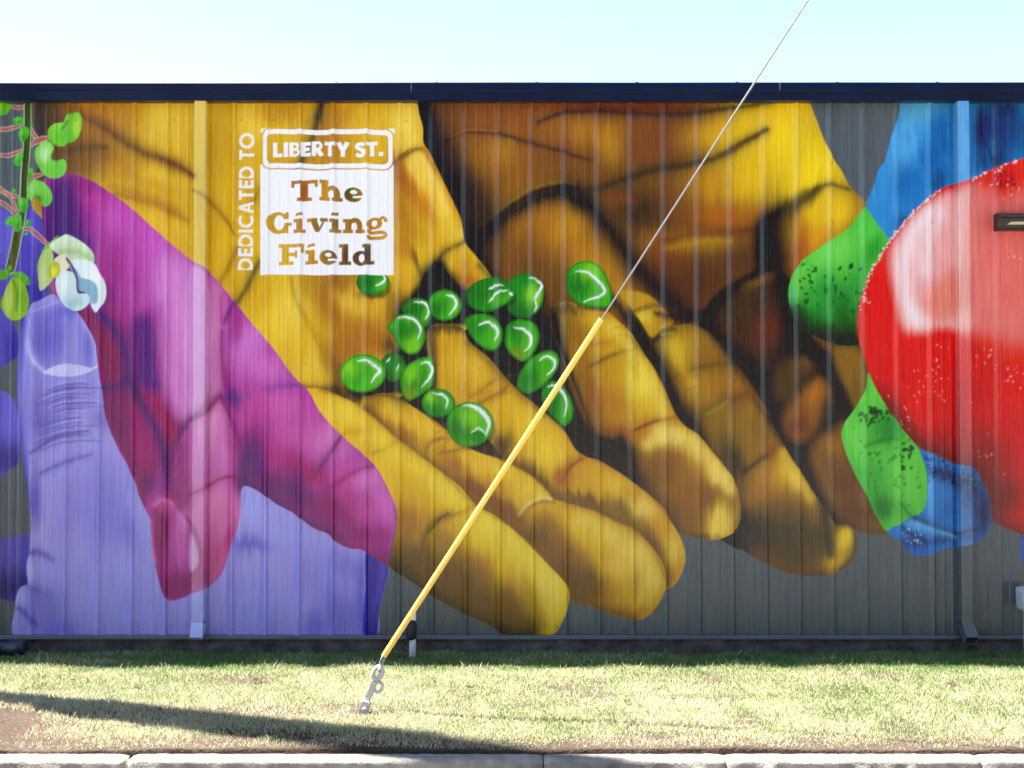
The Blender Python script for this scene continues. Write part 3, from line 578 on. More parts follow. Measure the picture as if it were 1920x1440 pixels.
    B(d, 985, 790, 60, 40, 35, (224, 186, 56), 1); B(d, 1030, 850, 40, 40, 35, (228, 192, 60), 1); B(d, 950, 790, 40, 40, 20, (214, 168, 46), .7); B(d, 1060, 830, 14, 30, -20, (214, 160, 50), .7)
    B(d, 940, 835, 26, 26, 20, (84, 58, 22), .95); B(d, 985, 880, 40, 18, 30, (120, 76, 24), .9); B(d, 1010, 905, 40, 14, 30, (90, 60, 20), .9); B(d, 1060, 900, 20, 26, 0, (180, 112, 30), .8)
    B(d, 1110, 905, 40, 30, 20, (204, 152, 34), 1); B(d, 1150, 915, 34, 26, 25, (220, 178, 56), .9); B(d, 1100, 940, 60, 14, 15, (110, 70, 24), .9); B(d, 1180, 960, 50, 16, 35, (116, 76, 24), .9); B(d, 1190, 935, 30, 16, 40, (196, 140, 44), .8); B(d, 1210, 960, 34, 20, 40, (230, 196, 96), .95)
    B(d, 1225, 1010, 16, 40, -24, (120, 78, 26), .8); B(d, 1240, 990, 20, 34, -24, (206, 150, 44), .9); B(d, 1262, 1040, 14, 36, -5, (226, 190, 76), 1); B(d, 1250, 1080, 16, 20, 0, (186, 120, 26), .8); B(d, 1270, 1070, 12, 30, 10, (190, 128, 30), .7); L(d, [(1210, 1010), (1240, 1060), (1250, 1096)], 5, (74, 52, 20), .8)
    L(d, [(890, 760), (915, 748), (940, 735), (955, 722)], 3, (138, 90, 30), .8, .4); L(d, [(905, 756), (930, 742), (960, 735)], 2.2, (176, 124, 40), .8, .4); L(d, [(880, 745), (905, 730), (928, 712)], 3, (160, 112, 36), .7, .4)
    L(d, [(1052, 905), (1060, 885), (1075, 868), (1096, 858)], 6, (176, 102, 28), .9, .2); L(d, [(1056, 900), (1066, 880), (1088, 862)], 2, (112, 70, 22), .8, .3)
    L(d, [(878, 639), (917, 672), (950, 711), (989, 747), (1058, 808), (1090, 852)], 3, (120, 84, 30), .6); L(d, [(1100, 856), (1161, 884), (1217, 926), (1258, 976)], 3, (170, 104, 30), .8)
    L(d, [(930, 845), (985, 895), (1040, 935), (1110, 957), (1180, 985), (1225, 1030), (1246, 1080)], 14, (112, 76, 26), .85); L(d, [(806, 618), (811, 680), (815, 745)], 9, (84, 60, 26), .85); L(d, [(806, 616), (840, 611), (870, 616)], 9, (60, 46, 26), .8); L(d, [(880, 642), (950, 712), (1020, 774)], 7, (128, 90, 32), .6); B(d, 1050, 895, 14, 16, 0, (168, 96, 26), .8)

    # ---- left hand: second finger
    d = S([(680, 745), (700, 741), (719, 737), (747, 744), (772, 761), (811, 786), (836, 806), (867, 831), (894, 847), (939, 861), (967, 875), (1000, 894), (1022, 915), (1039, 936), (1061, 942), (1086, 950), (1119, 960), (1161, 982), (1183, 989), (1206, 1008), (1228, 1033), (1242, 1056), (1247, 1081), (1247, 1099), (1242, 1119), (1228, 1142), (1206, 1160), (1189, 1162), (1167, 1158), (1133, 1147), (1110, 1138), (1068, 1124), (1020, 1080), (960, 1012), (880, 958), (812, 898), (744, 848), (690, 792)])
    F(d, (210, 164, 44))
    B(d, 730, 765, 40, 18, 30, (220, 178, 62), .9); B(d, 790, 800, 50, 22, 32, (224, 182, 60), .9); B(d, 705, 755, 18, 16, 0, (180, 120, 36), .7); B(d, 760, 815, 34, 14, 35, (168, 104, 30), .8); B(d, 830, 815, 20, 14, 20, (216, 172, 56), .7)
    B(d, 880, 865, 50, 22, 28, (220, 178, 56), .95); B(d, 940, 885, 50, 22, 30, (224, 184, 60), .9); B(d, 850, 870, 30, 16, 30, (176, 112, 34), .9); B(d, 890, 920, 60, 20, 36, (142, 84, 26), .95); B(d, 930, 910, 30, 18, 30, (190, 132, 36), .6)
    B(d, 990, 920, 34, 22, 34, (222, 182, 56), 1); B(d, 1015, 930, 24, 14, 20, (228, 192, 80), .8); B(d, 935, 950, 50, 18, 36, (128, 78, 24), .9); B(d, 960, 970, 40, 20, 36, (150, 88, 22), .9)
    B(d, 1020, 990, 40, 40, 30, (190, 138, 30), .9); B(d, 1080, 975, 50, 26, 20, (214, 168, 36), 1); B(d, 1130, 1000, 50, 34, 25, (222, 180, 50), 1); B(d, 1195, 1040, 34, 40, 20, (226, 192, 92), 1); B(d, 1170, 1060, 40, 40, 20, (222, 180, 72), .8); B(d, 1215, 1100, 24, 40, 14, (220, 180, 80), .9)
    B(d, 1050, 1040, 40, 26, 30, (182, 116, 26), .9); B(d, 1060, 1080, 40, 30, 30, (112, 70, 20), .95); B(d, 1100, 1100, 50, 30, 20, (84, 62, 22), .95); B(d, 1010, 1010, 30, 20, 40, (90, 60, 22), .9); B(d, 1085, 1120, 40, 14, 14, (64, 52, 22), .95); B(d, 1140, 1110, 26, 30, 20, (184, 128, 30), .8); B(d, 1160, 1140, 50, 12, 12, (176, 118, 26), .8); B(d, 1200, 1150, 30, 12, -20, (186, 130, 36), .8); B(d, 1190, 1095, 14, 30, 10, (186, 140, 50), .5)
    L(d, [(800, 845), (805, 832), (820, 824), (840, 822)], 3, (150, 98, 32), .8, .3); L(d, [(825, 850), (850, 846), (868, 840)], 3, (140, 92, 30), .8, .4); L(d, [(830, 842), (838, 826), (836, 812)], 2.5, (186, 128, 40), .7, .3)
    L(d, [(968, 972), (980, 960), (995, 948), (1015, 940), (1038, 940)], 3.2, (132, 84, 26), .9, .3); L(d, [(972, 966), (990, 946), (1015, 934), (1035, 936)], 3, (236, 210, 120), .8, .4)
    L(d, [(700, 741), (747, 745), (811, 788), (867, 832), (939, 862), (1000, 895), (1039, 936)], 2.4, (130, 86, 28), .6); L(d, [(1061, 943), (1119, 961), (1183, 990), (1228, 1034), (1246, 1084)], 2.5, (150, 96, 28), .8); L(d, [(1246, 1090), (1228, 1142), (1200, 1160)], 3, (176, 120, 34), .6)
    L(d, [(690, 770), (750, 830), (830, 888), (900, 950), (970, 995), (1040, 1062), (1068, 1120)], 14, (122, 80, 26), .9); L(d, [(1068, 1122), (1120, 1140), (1190, 1161)], 11, (120, 80, 22), .9); L(d, [(682, 744), (720, 738), (760, 752)], 7, (80, 56, 22), .8); B(d, 1085, 1095, 44, 26, 28, (70, 54, 20), .8); L(d, [(1061, 945), (1119, 962), (1183, 992), (1228, 1036)], 7, (190, 136, 34), .6)
    q = S([(1000, 975), (1030, 965), (1070, 1010), (1110, 1050), (1125, 1100), (1110, 1130), (1070, 1115), (1030, 1050)]); F(q, (128, 84, 22), 18, .75); L(d, [(1090, 975), (1150, 1005), (1200, 1045), (1225, 1090)], 17, (230, 198, 92), .6); L(d, [(880, 905), (930, 945), (975, 975)], 13, (136, 82, 24), .7)

    # ---- left hand: first finger
    d = S([(540, 724), (569, 728), (600, 729), (628, 739), (669, 758), (708, 789), (739, 817), (783, 850), (825, 883), (867, 917), (892, 947), (928, 967), (964, 994), (989, 1017), (1019, 1050), (1050, 1081), (1063, 1098), (1068, 1117), (1064, 1139), (1056, 1161), (1046, 1181), (1036, 1190), (990, 1192), (942, 1189), (928, 1178), (894, 1161), (856, 1144), (817, 1122), (789, 1103), (750, 1078), (728, 1062), (700, 1030), (640, 900)])
    F(d, (222, 182, 46))
    B(d, 640, 775, 50, 34, 30, (230, 194, 70), .9); B(d, 700, 820, 40, 30, 30, (226, 186, 64), .8); B(d, 660, 810, 50, 8, -10, (206, 152, 40), .6); B(d, 690, 855, 30, 20, 0, (214, 166, 44), .6)
    B(d, 770, 880, 60, 44, 40, (228, 190, 50), 1); B(d, 830, 915, 40, 30, 40, (232, 200, 72), .95); B(d, 790, 920, 26, 50, 0, (206, 158, 34), .6); B(d, 750, 930, 26, 60, 0, (214, 164, 32), .8)
    B(d, 770, 980, 40, 34, 0, (176, 114, 26), .95); B(d, 745, 1030, 26, 40, 0, (138, 92, 24), 1); B(d, 780, 1050, 60, 34, 30, (90, 68, 26), .95); B(d, 830, 975, 20, 20, 0, (206, 156, 40), .7)
    B(d, 850, 1010, 50, 40, 30, (206, 160, 34), 1); B(d, 910, 1000, 50, 34, 40, (228, 194, 56), 1); B(d, 960, 1050, 50, 40, 45, (226, 192, 56), 1); B(d, 1020, 1100, 30, 50, -30, (228, 198, 86), 1); B(d, 1045, 1140, 16, 40, 10, (222, 188, 74), .9); B(d, 900, 1060, 40, 26, 30, (186, 126, 26), .9); B(d, 970, 1100, 26, 40, -20, (206, 160, 36), .8)
    B(d, 860, 1080, 60, 30, 34, (110, 72, 22), .95); B(d, 830, 1095, 70, 24, 30, (76, 56, 22), 1); B(d, 900, 1130, 60, 30, 26, (96, 68, 20), 1); B(d, 950, 1140, 40, 44, 10, (140, 94, 20), .95); B(d, 960, 1170, 50, 24, 10, (106, 76, 20), .95); B(d, 1005, 1170, 18, 30, 0, (160, 116, 30), .8); B(d, 800, 1075, 16, 40, 0, (120, 84, 26), .5); B(d, 1000, 1130, 14, 40, -16, (176, 138, 40), .7)
    L(d, [(790, 1040), (795, 1010), (805, 990), (820, 975), (842, 965)], 6, (100, 70, 26), .85, .3); L(d, [(812, 985), (840, 970), (865, 960), (890, 948)], 3, (170, 114, 34), .9, .4); L(d, [(803, 1000), (822, 976), (840, 963)], 2, (70, 54, 24), .8, .4)
    L(d, [(700, 850), (725, 840), (746, 826)], 3, (176, 126, 36), .8, .4); L(d, [(640, 815), (680, 806), (715, 806)], 3.5, (206, 150, 40), .6, .4)
    L(d, [(600, 729), (669, 758), (739, 817), (825, 883), (892, 947), (964, 994), (1050, 1081)], 2.2, (146, 100, 30), .7); L(d, [(1066, 1117), (1050, 1170), (1036, 1188)], 3.5, (192, 146, 40), .7)
    L(d, [(728, 1030), (760, 1050), (830, 1095), (900, 1130), (960, 1160)], 34, (124, 84, 22), .7); L(d, [(726, 1058), (790, 1102), (860, 1144), (930, 1178), (990, 1192)], 24, (66, 50, 20), .95); B(d, 752, 985, 26, 40, 0, (166, 114, 28), .8)
    L(d, [(600, 730), (669, 760), (739, 820), (825, 886), (892, 950)], 5, (176, 126, 38), .5)
    L(d, [(900, 970), (960, 1015), (1015, 1070), (1045, 1110), (1046, 1150)], 17, (232, 202, 78), .7); L(d, [(640, 760), (720, 830), (800, 890), (870, 945)], 17, (234, 202, 70), .5); q = S([(800, 1010), (830, 990), (880, 1040), (940, 1090), (980, 1140), (985, 1180), (920, 1165), (840, 1120), (790, 1080)]); F(q, (126, 84, 20), 18, .6)

    # ---- violet thumb and heel of hand along the bottom
    s = S([(112, 556), (126, 566), (144, 583), (161, 608), (178, 642), (182, 667), (186, 689), (192, 730), (196, 769), (208, 806), (240, 860), (270, 930), (300, 1000), (400, 960), (460, 905), (560, 960), (640, 1010), (728, 1058), (722, 1100), (711, 1144), (704, 1196), (28, 1198), (28, 1141), (31, 1117), (39, 1101), (53, 1094), (50, 1072), (51, 1051), (57, 1039), (60, 1005), (61, 980), (57, 947), (50, 900), (44, 861), (36, 805), (33, 736), (33, 694), (39, 644), (44, 605), (58, 574), (78, 561), (98, 552)])
    F(s, (160, 155, 224))
    B(s, 120, 620, 40, 50, 0, (118, 112, 204), .7); B(s, 85, 640, 30, 60, 0, (104, 98, 198), .8); B(s, 135, 640, 14, 50, 0, (158, 154, 226), .8); B(s, 165, 650, 14, 44, 0, (108, 104, 200), .7); B(s, 120, 585, 50, 12, -10, (110, 104, 204), .7); B(s, 48, 680, 8, 90, 0, (156, 158, 238), .8)
    L(s, [(44, 605), (36, 680), (34, 760), (44, 860), (56, 950)], 5, (78, 72, 190), .9); B(s, 120, 740, 60, 34, 0, (142, 136, 212), .8); B(s, 80, 800, 30, 40, 0, (130, 124, 204), .6)
    L(s, [(53, 640), (56, 660), (68, 682), (84, 698)], 3, (196, 202, 246), .95, .3); L(s, [(84, 698), (108, 703), (140, 703), (165, 696), (184, 686)], 2.2, (206, 212, 248), .95)
    q = S([(84, 697), (104, 686), (122, 682), (146, 684), (172, 692), (160, 698), (130, 704), (104, 703)]); F(q, (198, 200, 242))
    L(s, [(60, 586), (80, 576), (110, 566)], 2, (170, 176, 240), .7, .3); L(s, [(56, 598), (52, 630), (54, 655)], 2.5, (176, 184, 246), .8, .3); L(s, [(160, 606), (178, 642), (182, 676)], 2.5, (178, 186, 246), .8)
    for k in range(26):
        yy = 714 + 4.5 * k + 3 * hash1(k, 71); x0 = 62 + 40 * hash1(k, 72); x1 = x0 + 40 + 80 * hash1(k, 73); x1 = min(x1, 196)
        cv = lambda x: yy + 26 * ((x - 150) / 90.0) ** 2 * (1 if x < 150 else .25)
        L(s, [(x, cv(x) + 2 * (hash1(k * 7 + q, 74) - .5)) for q, x in enumerate(np.linspace(x0, x1, 5))], 1.1 + 1.5 * hash1(k, 75), (84, 78, 172) if k % 4 else (176, 172, 232), .35 + .5 * hash1(k, 76), .5, jit=.12)
    L(s, [(58, 850), (75, 838), (100, 820), (130, 812), (165, 808)], 3, (84, 78, 176), .8, .4); L(s, [(75, 888), (100, 876), (135, 862), (172, 852)], 4, (98, 92, 186), .8, .4)
    B(s, 80, 780, 26, 40, 0, (112, 106, 192), .6); B(s, 190, 790, 20, 20, 0, (108, 102, 188), .5)
    B(s, 62, 990, 8, 26, 0, (188, 190, 238), .8); B(s, 58, 1075, 9, 26, 0, (186, 190, 238), .8); B(s, 40, 1125, 10, 24, 0, (176, 182, 236), .8); B(s, 72, 1000, 12, 24, 0, (180, 180, 232), .7)
    L(s, [(60, 1035), (80, 1038), (100, 1050)], 8, (86, 80, 172), .8, .3); L(s, [(55, 1098), (70, 1108), (90, 1116)], 6, (84, 78, 170), .8, .3); L(s, [(34, 1140), (50, 1152), (68, 1170)], 5, (76, 72, 168), .8, .3)
    B(s, 66, 950, 12, 60, 0, (96, 90, 192), .7); B(s, 90, 1130, 34, 40, 0, (104, 98, 194), .7); B(s, 110, 1180, 40, 26, 0, (108, 104, 214), .6); B(s, 200, 960, 60, 80, 0, (112, 108, 206), .6); B(s, 240, 1000, 40, 40, 0, (116, 112, 208), .5); B(s, 150, 940, 40, 60, 0, (138, 132, 216), .5)
    B(s, 160, 1090, 90, 70, 0, (152, 152, 226), .7); B(s, 250, 1120, 60, 70, 0, (150, 154, 228), .6); B(s, 260, 960, 20, 70, -16, (158, 160, 230), .6); B(s, 190, 890, 40, 40, 0, (146, 140, 220), .6)
    B(s, 470, 960, 34, 30, 30, (160, 166, 234), .8); B(s, 460, 1020, 26, 26, 0, (104, 98, 196), .6); B(s, 475, 1020, 40, 12, 10, (92, 86, 188), .6); B(s, 540, 1010, 40, 40, 30, (150, 154, 232), .6); B(s, 480, 1130, 70, 60, 0, (142, 146, 226), .7); B(s, 600, 1080, 50, 50, 0, (130, 130, 220), .6); B(s, 650, 1060, 40, 26, 30, (112, 108, 208), .6); B(s, 640, 1150, 40, 50, 0, (92, 90, 196), .6); B(s, 590, 1170, 20, 30, 0, (98, 94, 206), .6)
    q = S([(690, 1030), (728, 1058), (722, 1100), (711, 1144), (704, 1198), (684, 1198), (686, 1100)]); F(q, (62, 56, 160), 2); B(q, 714, 1090, 8, 60, 10, (88, 80, 186), .8)
    B(s, 675, 1120, 10, 80, 0, (84, 80, 200), .6)

    # ---- pink hand
    s = S([(80, 340), (100, 330), (128, 325), (170, 338), (205, 360), (240, 385), (290, 430), (330, 465), (362, 490), (385, 502), (400, 518), (440, 565), (475, 610), (510, 650), (550, 705), (578, 732), (600, 772), (640, 816), (683, 853), (708, 880), (730, 922), (743, 955), (744, 975), (736, 1017), (730, 1044), (726, 1060), (700, 1044), (680, 1031), (655, 1028), (628, 1014), (619, 1003), (586, 989), (553, 964), (517, 944), (497, 929), (456, 911), (450, 961), (442, 1000), (430, 1030), (419, 1069), (405, 1089), (385, 1103), (357, 1114), (328, 1126), (319, 1126), (310, 1119), (300, 1097), (290, 1055), (285, 1017), (283, 980), (281, 972), (261, 930), (253, 900), (239, 872), (225, 848), (206, 806), (195, 769), (192, 730), (186, 689), (182, 667), (178, 642), (161, 608), (144, 583), (100, 550), (84, 470), (80, 420)])
    F(s, (178, 72, 160))
    B(s, 110, 380, 40, 50, 0, (104, 44, 120), 1); B(s, 160, 350, 40, 20, 20, (142, 48, 122), .9); B(s, 110, 440, 50, 40, 0, (84, 46, 128), .95); B(s, 150, 460, 30, 40, 0, (92, 48, 130), .8); B(s, 185, 385, 40, 26, 20, (186, 66, 150), .9); B(s, 160, 410, 22, 30, 0, (150, 48, 140), .8)
    B(s, 235, 420, 50, 40, 40, (196, 92, 186), 1); B(s, 290, 470, 50, 40, 40, (198, 100, 190), 1); B(s, 250, 480, 40, 60, 10, (186, 82, 172), .9); B(s, 215, 500, 20, 60, 0, (158, 54, 136), .9); B(s, 265, 560, 34, 60, -10, (176, 74, 160), .9); B(s, 310, 540, 34, 50, 0, (200, 112, 196), .9); B(s, 235, 400, 14, 20, 0, (192, 76, 176), .6)
    B(s, 345, 560, 40, 90, 0, (204, 128, 204), 1); B(s, 330, 650, 34, 80, 0, (208, 140, 208), 1); B(s, 400, 600, 30, 60, 0, (192, 116, 176), .9); B(s, 395, 670, 26, 60, 0, (206, 134, 184), .95); B(s, 395, 560, 20, 30, 0, (186, 100, 170), .7); B(s, 340, 730, 34, 40, 0, (206, 122, 192), .9)
    # dark fold beside the violet thumb
    B(s, 200, 560, 20, 30, 0, (110, 42, 116), .8); B(s, 150, 590, 24, 30, 0, (96, 34, 84), .9); B(s, 215, 640, 30, 70, -10, (140, 36, 98), 1); B(s, 225, 690, 24, 60, 0, (150, 38, 104), .8); B(s, 200, 760, 30, 60, 0, (132, 38, 110), .9); B(s, 240, 760, 40, 40, 0, (150, 40, 108), .9); B(s, 275, 690, 24, 60, 10, (92, 44, 128), .95); B(s, 255, 640, 20, 40, 0, (150, 48, 130), .6); B(s, 280, 620, 16, 50, 0, (140, 50, 136), .6)
    B(s, 185, 620, 8, 40, -10, (84, 44, 118), .8); L(s, [(192, 590), (215, 620), (232, 655), (242, 700)], 7, (88, 44, 126), .85, .3); L(s, [(194, 728), (218, 722), (246, 712)], 5, (92, 42, 126), .9, .3)
    L(s, [(248, 715), (262, 760), (282, 800), (302, 850), (318, 890), (330, 930)], 11, (84, 42, 118), .95, .3); L(s, [(252, 712), (256, 740)], 6, (150, 36, 100), .7)
    B(s, 275, 800, 16, 40, -20, (196, 62, 146), .85); B(s, 250, 840, 22, 50, -10, (158, 44, 116), .9); B(s, 285, 860, 14, 30, -16, (184, 56, 136), .7); B(s, 275, 900, 26, 34, 0, (108, 40, 104), .9); B(s, 270, 760, 16, 26, 0, (170, 44, 110), .7); B(s, 260, 920, 12, 40, -20, (136, 38, 92), .8)
    B(s, 310, 770, 30, 50, 0, (160, 40, 112), .95); B(s, 305, 720, 14, 40, -16, (150, 46, 124), .8); B(s, 320, 820, 20, 30, 0, (138, 34, 96), .9); B(s, 345, 800, 20, 26, 0, (120, 40, 110), .8); L(s, [(405, 742), (380, 760), (358, 780), (340, 810), (325, 850)], 9, (100, 36, 102), .95, .3); B(s, 318, 870, 9, 50, -8, (76, 30, 84), .8)
    def pl(pts, col, soft, a=1): q = S(pts); keep = np.isin(q.idx, s.idx[s.mask > .5], assume_unique=True); q.idx = q.idx[keep]; q.sd = q.sd[keep]; q.mask = q.mask[keep]; F(q, col, min(soft * 1.7, 18), a); return q
    pl([(100, 340), (128, 330), (150, 380), (160, 440), (180, 520), (150, 570), (100, 520), (84, 440)], (82, 44, 118), 14, .8)
    pl([(150, 585), (180, 590), (205, 620), (226, 655), (240, 708), (195, 722), (188, 690), (180, 650)], (134, 36, 94), 6)
    pl([(192, 735), (246, 718), (262, 760), (286, 808), (298, 856), (294, 880), (262, 892), (236, 862), (206, 806)], (124, 38, 100), 6)
    pl([(246, 735), (262, 765), (284, 806), (296, 850), (290, 874), (264, 880), (250, 840), (246, 790)], (172, 50, 122), 12, .7)
    pl([(262, 720), (290, 740), (318, 780), (345, 806), (330, 850), (318, 870), (300, 810), (276, 765)], (158, 38, 98), 8)
    pl([(250, 600), (280, 590), (296, 650), (305, 720), (290, 735), (262, 715), (250, 660)], (90, 46, 126), 12, .9)
    pl([(305, 480), (350, 500), (412, 560), (414, 640), (408, 735), (380, 765), (345, 790), (318, 750), (305, 690), (302, 590)], (206, 134, 202), 16, .85)
    pl([(386, 520), (412, 545), (414, 640), (410, 735), (384, 760), (386, 640)], (206, 130, 178), 8, .8); pl([(358, 500), (384, 510), (384, 760), (358, 780)], (214, 156, 212), 2, .75)
    L(s, [(240, 705), (262, 748), (290, 800), (312, 856), (320, 920)], 6, (72, 44, 108), .95); L(s, [(194, 729), (222, 722), (246, 713)], 4, (84, 42, 112), .9); L(s, [(188, 590), (214, 618), (232, 655), (243, 708)], 5, (84, 44, 118), .85)
    pl([(412, 745), (428, 775), (444, 815), (454, 860), (455, 910), (448, 965), (430, 1030), (405, 1088), (360, 1105), (356, 1000), (335, 955), (322, 930), (321, 890), (326, 850), (340, 815), (365, 785), (392, 762)], (198, 104, 174), 4)
    L(s, [(406, 748), (365, 782), (338, 815), (324, 858), (320, 900), (325, 945)], 5, (80, 42, 104), .95)
    # thumb of the pink hand
    B(s, 345, 850, 20, 40, 0, (156, 50, 130), .9); B(s, 340, 900, 26, 40, 0, (146, 46, 116), .85); B(s, 395, 800, 24, 50, 0, (222, 158, 200), 1); B(s, 378, 830, 16, 50, 0, (216, 140, 200), .9); B(s, 420, 850, 26, 60, 0, (204, 120, 186), .9); B(s, 440, 860, 10, 60, -6, (192, 84, 150), .8); B(s, 370, 870, 16, 50, 0, (206, 118, 186), .9)
    B(s, 400, 950, 40, 40, 0, (214, 126, 182), 1); B(s, 380, 1000, 26, 40, 0, (198, 104, 168), .9); B(s, 425, 980, 20, 60, 8, (206, 110, 168), .9); B(s, 400, 1050, 34, 40, 0, (186, 82, 140), .95); B(s, 425, 1020, 12, 40, 20, (188, 66, 128), .8); B(s, 370, 1085, 30, 20, 0, (170, 66, 122), .9); B(s, 330, 940, 30, 26, 0, (150, 44, 112), .8)
    L(s, [(355, 928), (378, 918), (402, 904), (425, 894), (454, 896)], 3, (158, 44, 96), .9, .3); L(s, [(360, 790), (382, 776), (405, 752), (412, 744)], 3.5, (150, 40, 100), .9, .3); L(s, [(360, 795), (384, 782)], 4, (216, 140, 200), .5)
    # nail
    q = S([(283, 978), (288, 950), (300, 938), (318, 936), (330, 950), (352, 980), (366, 1010), (374, 1040), (372, 1062), (360, 1076), (357, 1112), (328, 1125), (319, 1125), (310, 1118), (300, 1096), (290, 1055), (285, 1015)])
    F(q, (168, 62, 142)); B(q, 300, 1000, 12, 70, 0, (130, 34, 92), .9); B(q, 340, 1010, 16, 60, 0, (196, 96, 176), .95); B(q, 345, 970, 12, 26, 0, (212, 132, 196), .9); B(q, 330, 1095, 34, 26, 0, (136, 32, 100), .9); B(q, 312, 950, 16, 14, 0, (196, 84, 160), .8); B(q, 310, 985, 8, 40, 0, (120, 30, 80), .6)
    w = S([(358, 1000), (366, 1012), (373, 1036), (373, 1058), (358, 1074)]); F(w, (214, 160, 210), 4, .85)
    L(s, [(352, 972), (366, 1000), (376, 1040), (372, 1064), (358, 1078)], 3, (150, 40, 104), .8, .3); L(s, [(290, 948), (305, 936), (326, 946)], 3, (220, 120, 176), .8, .3); L(s, [(284, 975), (286, 1020), (292, 1058)], 2, (216, 120, 180), .7, .2)
    # edge between thumb and forefinger
    B(s, 425, 690, 12, 50, 0, (150, 44, 112), .8); L(s, [(416, 620), (416, 660), (420, 700), (430, 735), (440, 760)], 4.5, (140, 44, 118), .9, .3); B(s, 440, 745, 20, 18, 20, (76, 54, 130), .95); L(s, [(440, 762), (462, 744), (490, 732), (520, 726), (558, 722)], 4.5, (92, 60, 140), .9, .4); L(s, [(414, 742), (432, 780), (446, 820), (455, 870), (457, 905)], 4.5, (132, 38, 104), .9, .3)
    B(s, 470, 640, 34, 60, 30, (206, 122, 202), 1); B(s, 500, 690, 40, 30, 20, (204, 116, 194), .9); B(s, 440, 620, 14, 30, 20, (170, 70, 150), .7); B(s, 445, 590, 14, 26, 30, (170, 64, 142), .7); L(s, [(440, 568), (428, 588), (418, 606)], 4, (96, 44, 116), .85, .3); L(s, [(414, 560), (416, 600)], 4, (170, 66, 136), .7)
    # pink forefinger
    B(s, 520, 760, 60, 30, 10, (200, 98, 176), 1); B(s, 560, 810, 50, 40, 30, (196, 90, 168), 1); B(s, 480, 770, 30, 40, 0, (186, 74, 150), .9); B(s, 620, 830, 40, 40, 40, (206, 116, 186), 1); B(s, 470, 830, 30, 34, 0, (156, 46, 122), .9); B(s, 540, 860, 60, 24, 20, (176, 54, 128), .9); B(s, 460, 880, 16, 50, 0, (88, 48, 124), .95); B(s, 500, 900, 50, 26, 20, (116, 40, 104), .95); B(s, 480, 870, 20, 26, 0, (104, 48, 124), .8)
    B(s, 580, 890, 60, 20, 20, (164, 44, 104), .9); B(s, 560, 930, 60, 26, 26, (112, 40, 104), .95); B(s, 610, 950, 30, 34, 0, (140, 40, 100), .8); B(s, 555, 910, 20, 40, 0, (104, 44, 116), .7); B(s, 650, 900, 30, 26, 0, (196, 84, 156), .9); B(s, 640, 970, 44, 26, 20, (140, 40, 108), .9); B(s, 690, 900, 30, 26, 30, (208, 120, 190), .95); B(s, 720, 950, 20, 36, -20, (204, 110, 190), .95); B(s, 690, 960, 30, 26, 0, (192, 80, 156), .8)
    B(s, 680, 1005, 44, 20, 10, (150, 44, 110), .95); B(s, 715, 1020, 20, 34, 0, (150, 44, 126), .9); B(s, 720, 1050, 16, 16, 0, (122, 40, 112), .8); B(s, 655, 940, 16, 30, 0, (170, 54, 120), .6)
    L(s, [(640, 818), (625, 842), (605, 870), (590, 892)], 4.5, (116, 38, 106), .9, .4); L(s, [(705, 872), (680, 878), (655, 890), (630, 908), (610, 920)], 4, (150, 44, 114), .85, .4)
    L(s, [(742, 950), (744, 975), (736, 1017), (728, 1058)], 2, (110, 60, 150), .7)
    L(s, [(458, 905), (517, 945), (586, 990), (628, 1014)], 20, (90, 40, 100), .9); L(s, [(600, 1000), (655, 1028), (726, 1058)], 14, (132, 38, 98), .85); B(s, 475, 850, 22, 40, 0, (96, 44, 112), .7)
    L(s, [(300, 700), (306, 640), (300, 580)], 12, (170, 70, 150), .5)

    # ---- blue, green and red peppers on the right
    s = S([(1692, 184), (1686, 212), (1675, 243), (1664, 284), (1658, 304), (1647, 318), (1639, 346), (1628, 371), (1622, 388), (1640, 420), (1667, 452), (1720, 480), (1980, 480), (2100, 186)])
    F(s, (66, 148, 208)); B(s, 1700, 260, 30, 60, 10, (92, 174, 224), .9); B(s, 1730, 200, 40, 30, 0, (96, 168, 200), .8); B(s, 1745, 300, 26, 50, 0, (44, 118, 184), .9); B(s, 1700, 340, 24, 40, 10, (36, 100, 164), .8); B(s, 1660, 400, 20, 40, 0, (62, 142, 208), .7); B(s, 1715, 370, 26, 34, 0, (48, 122, 190), .8); B(s, 1770, 250, 24, 60, 0, (40, 106, 168), .9); B(s, 1760, 340, 18, 26, 0, (22, 66, 124), .8); B(s, 1690, 420, 16, 26, 20, (28, 84, 150), .8)
    B(s, 1870, 240, 50, 70, 0, (12, 62, 116), 1); B(s, 1840, 240, 14, 50, 0, (8, 40, 84), .9); B(s, 1860, 300, 30, 26, 0, (14, 46, 92), .9); B(s, 1900, 230, 16, 40, 0, (20, 80, 134), .8); B(s, 1886, 205, 20, 16, 0, (10, 50, 98), .8); B(s, 1808, 260, 12, 80, 0, (70, 152, 216), 1, 3); B(s, 1960, 260, 50, 80, 0, (12, 62, 116), .9)
    for k in range(70):
        x, y = 1690 + 240 * hash1(k, 4), 200 + 220 * hash1(k, 5)
        L(s, [(x, y), (x + 3, y + 22)], 4, [(30, 92, 156), (84, 164, 216), (18, 60, 112)][k % 3], .22, jit=.3)
    g = S([(1622, 389), (1606, 409), (1589, 429), (1556, 451), (1528, 471), (1506, 487), (1492, 504), (1483, 523), (1478, 550), (1481, 572), (1492, 597), (1511, 619), (1539, 636), (1572, 647), (1594, 649), (1612, 644), (1650, 560), (1680, 470), (1667, 449), (1640, 414)])
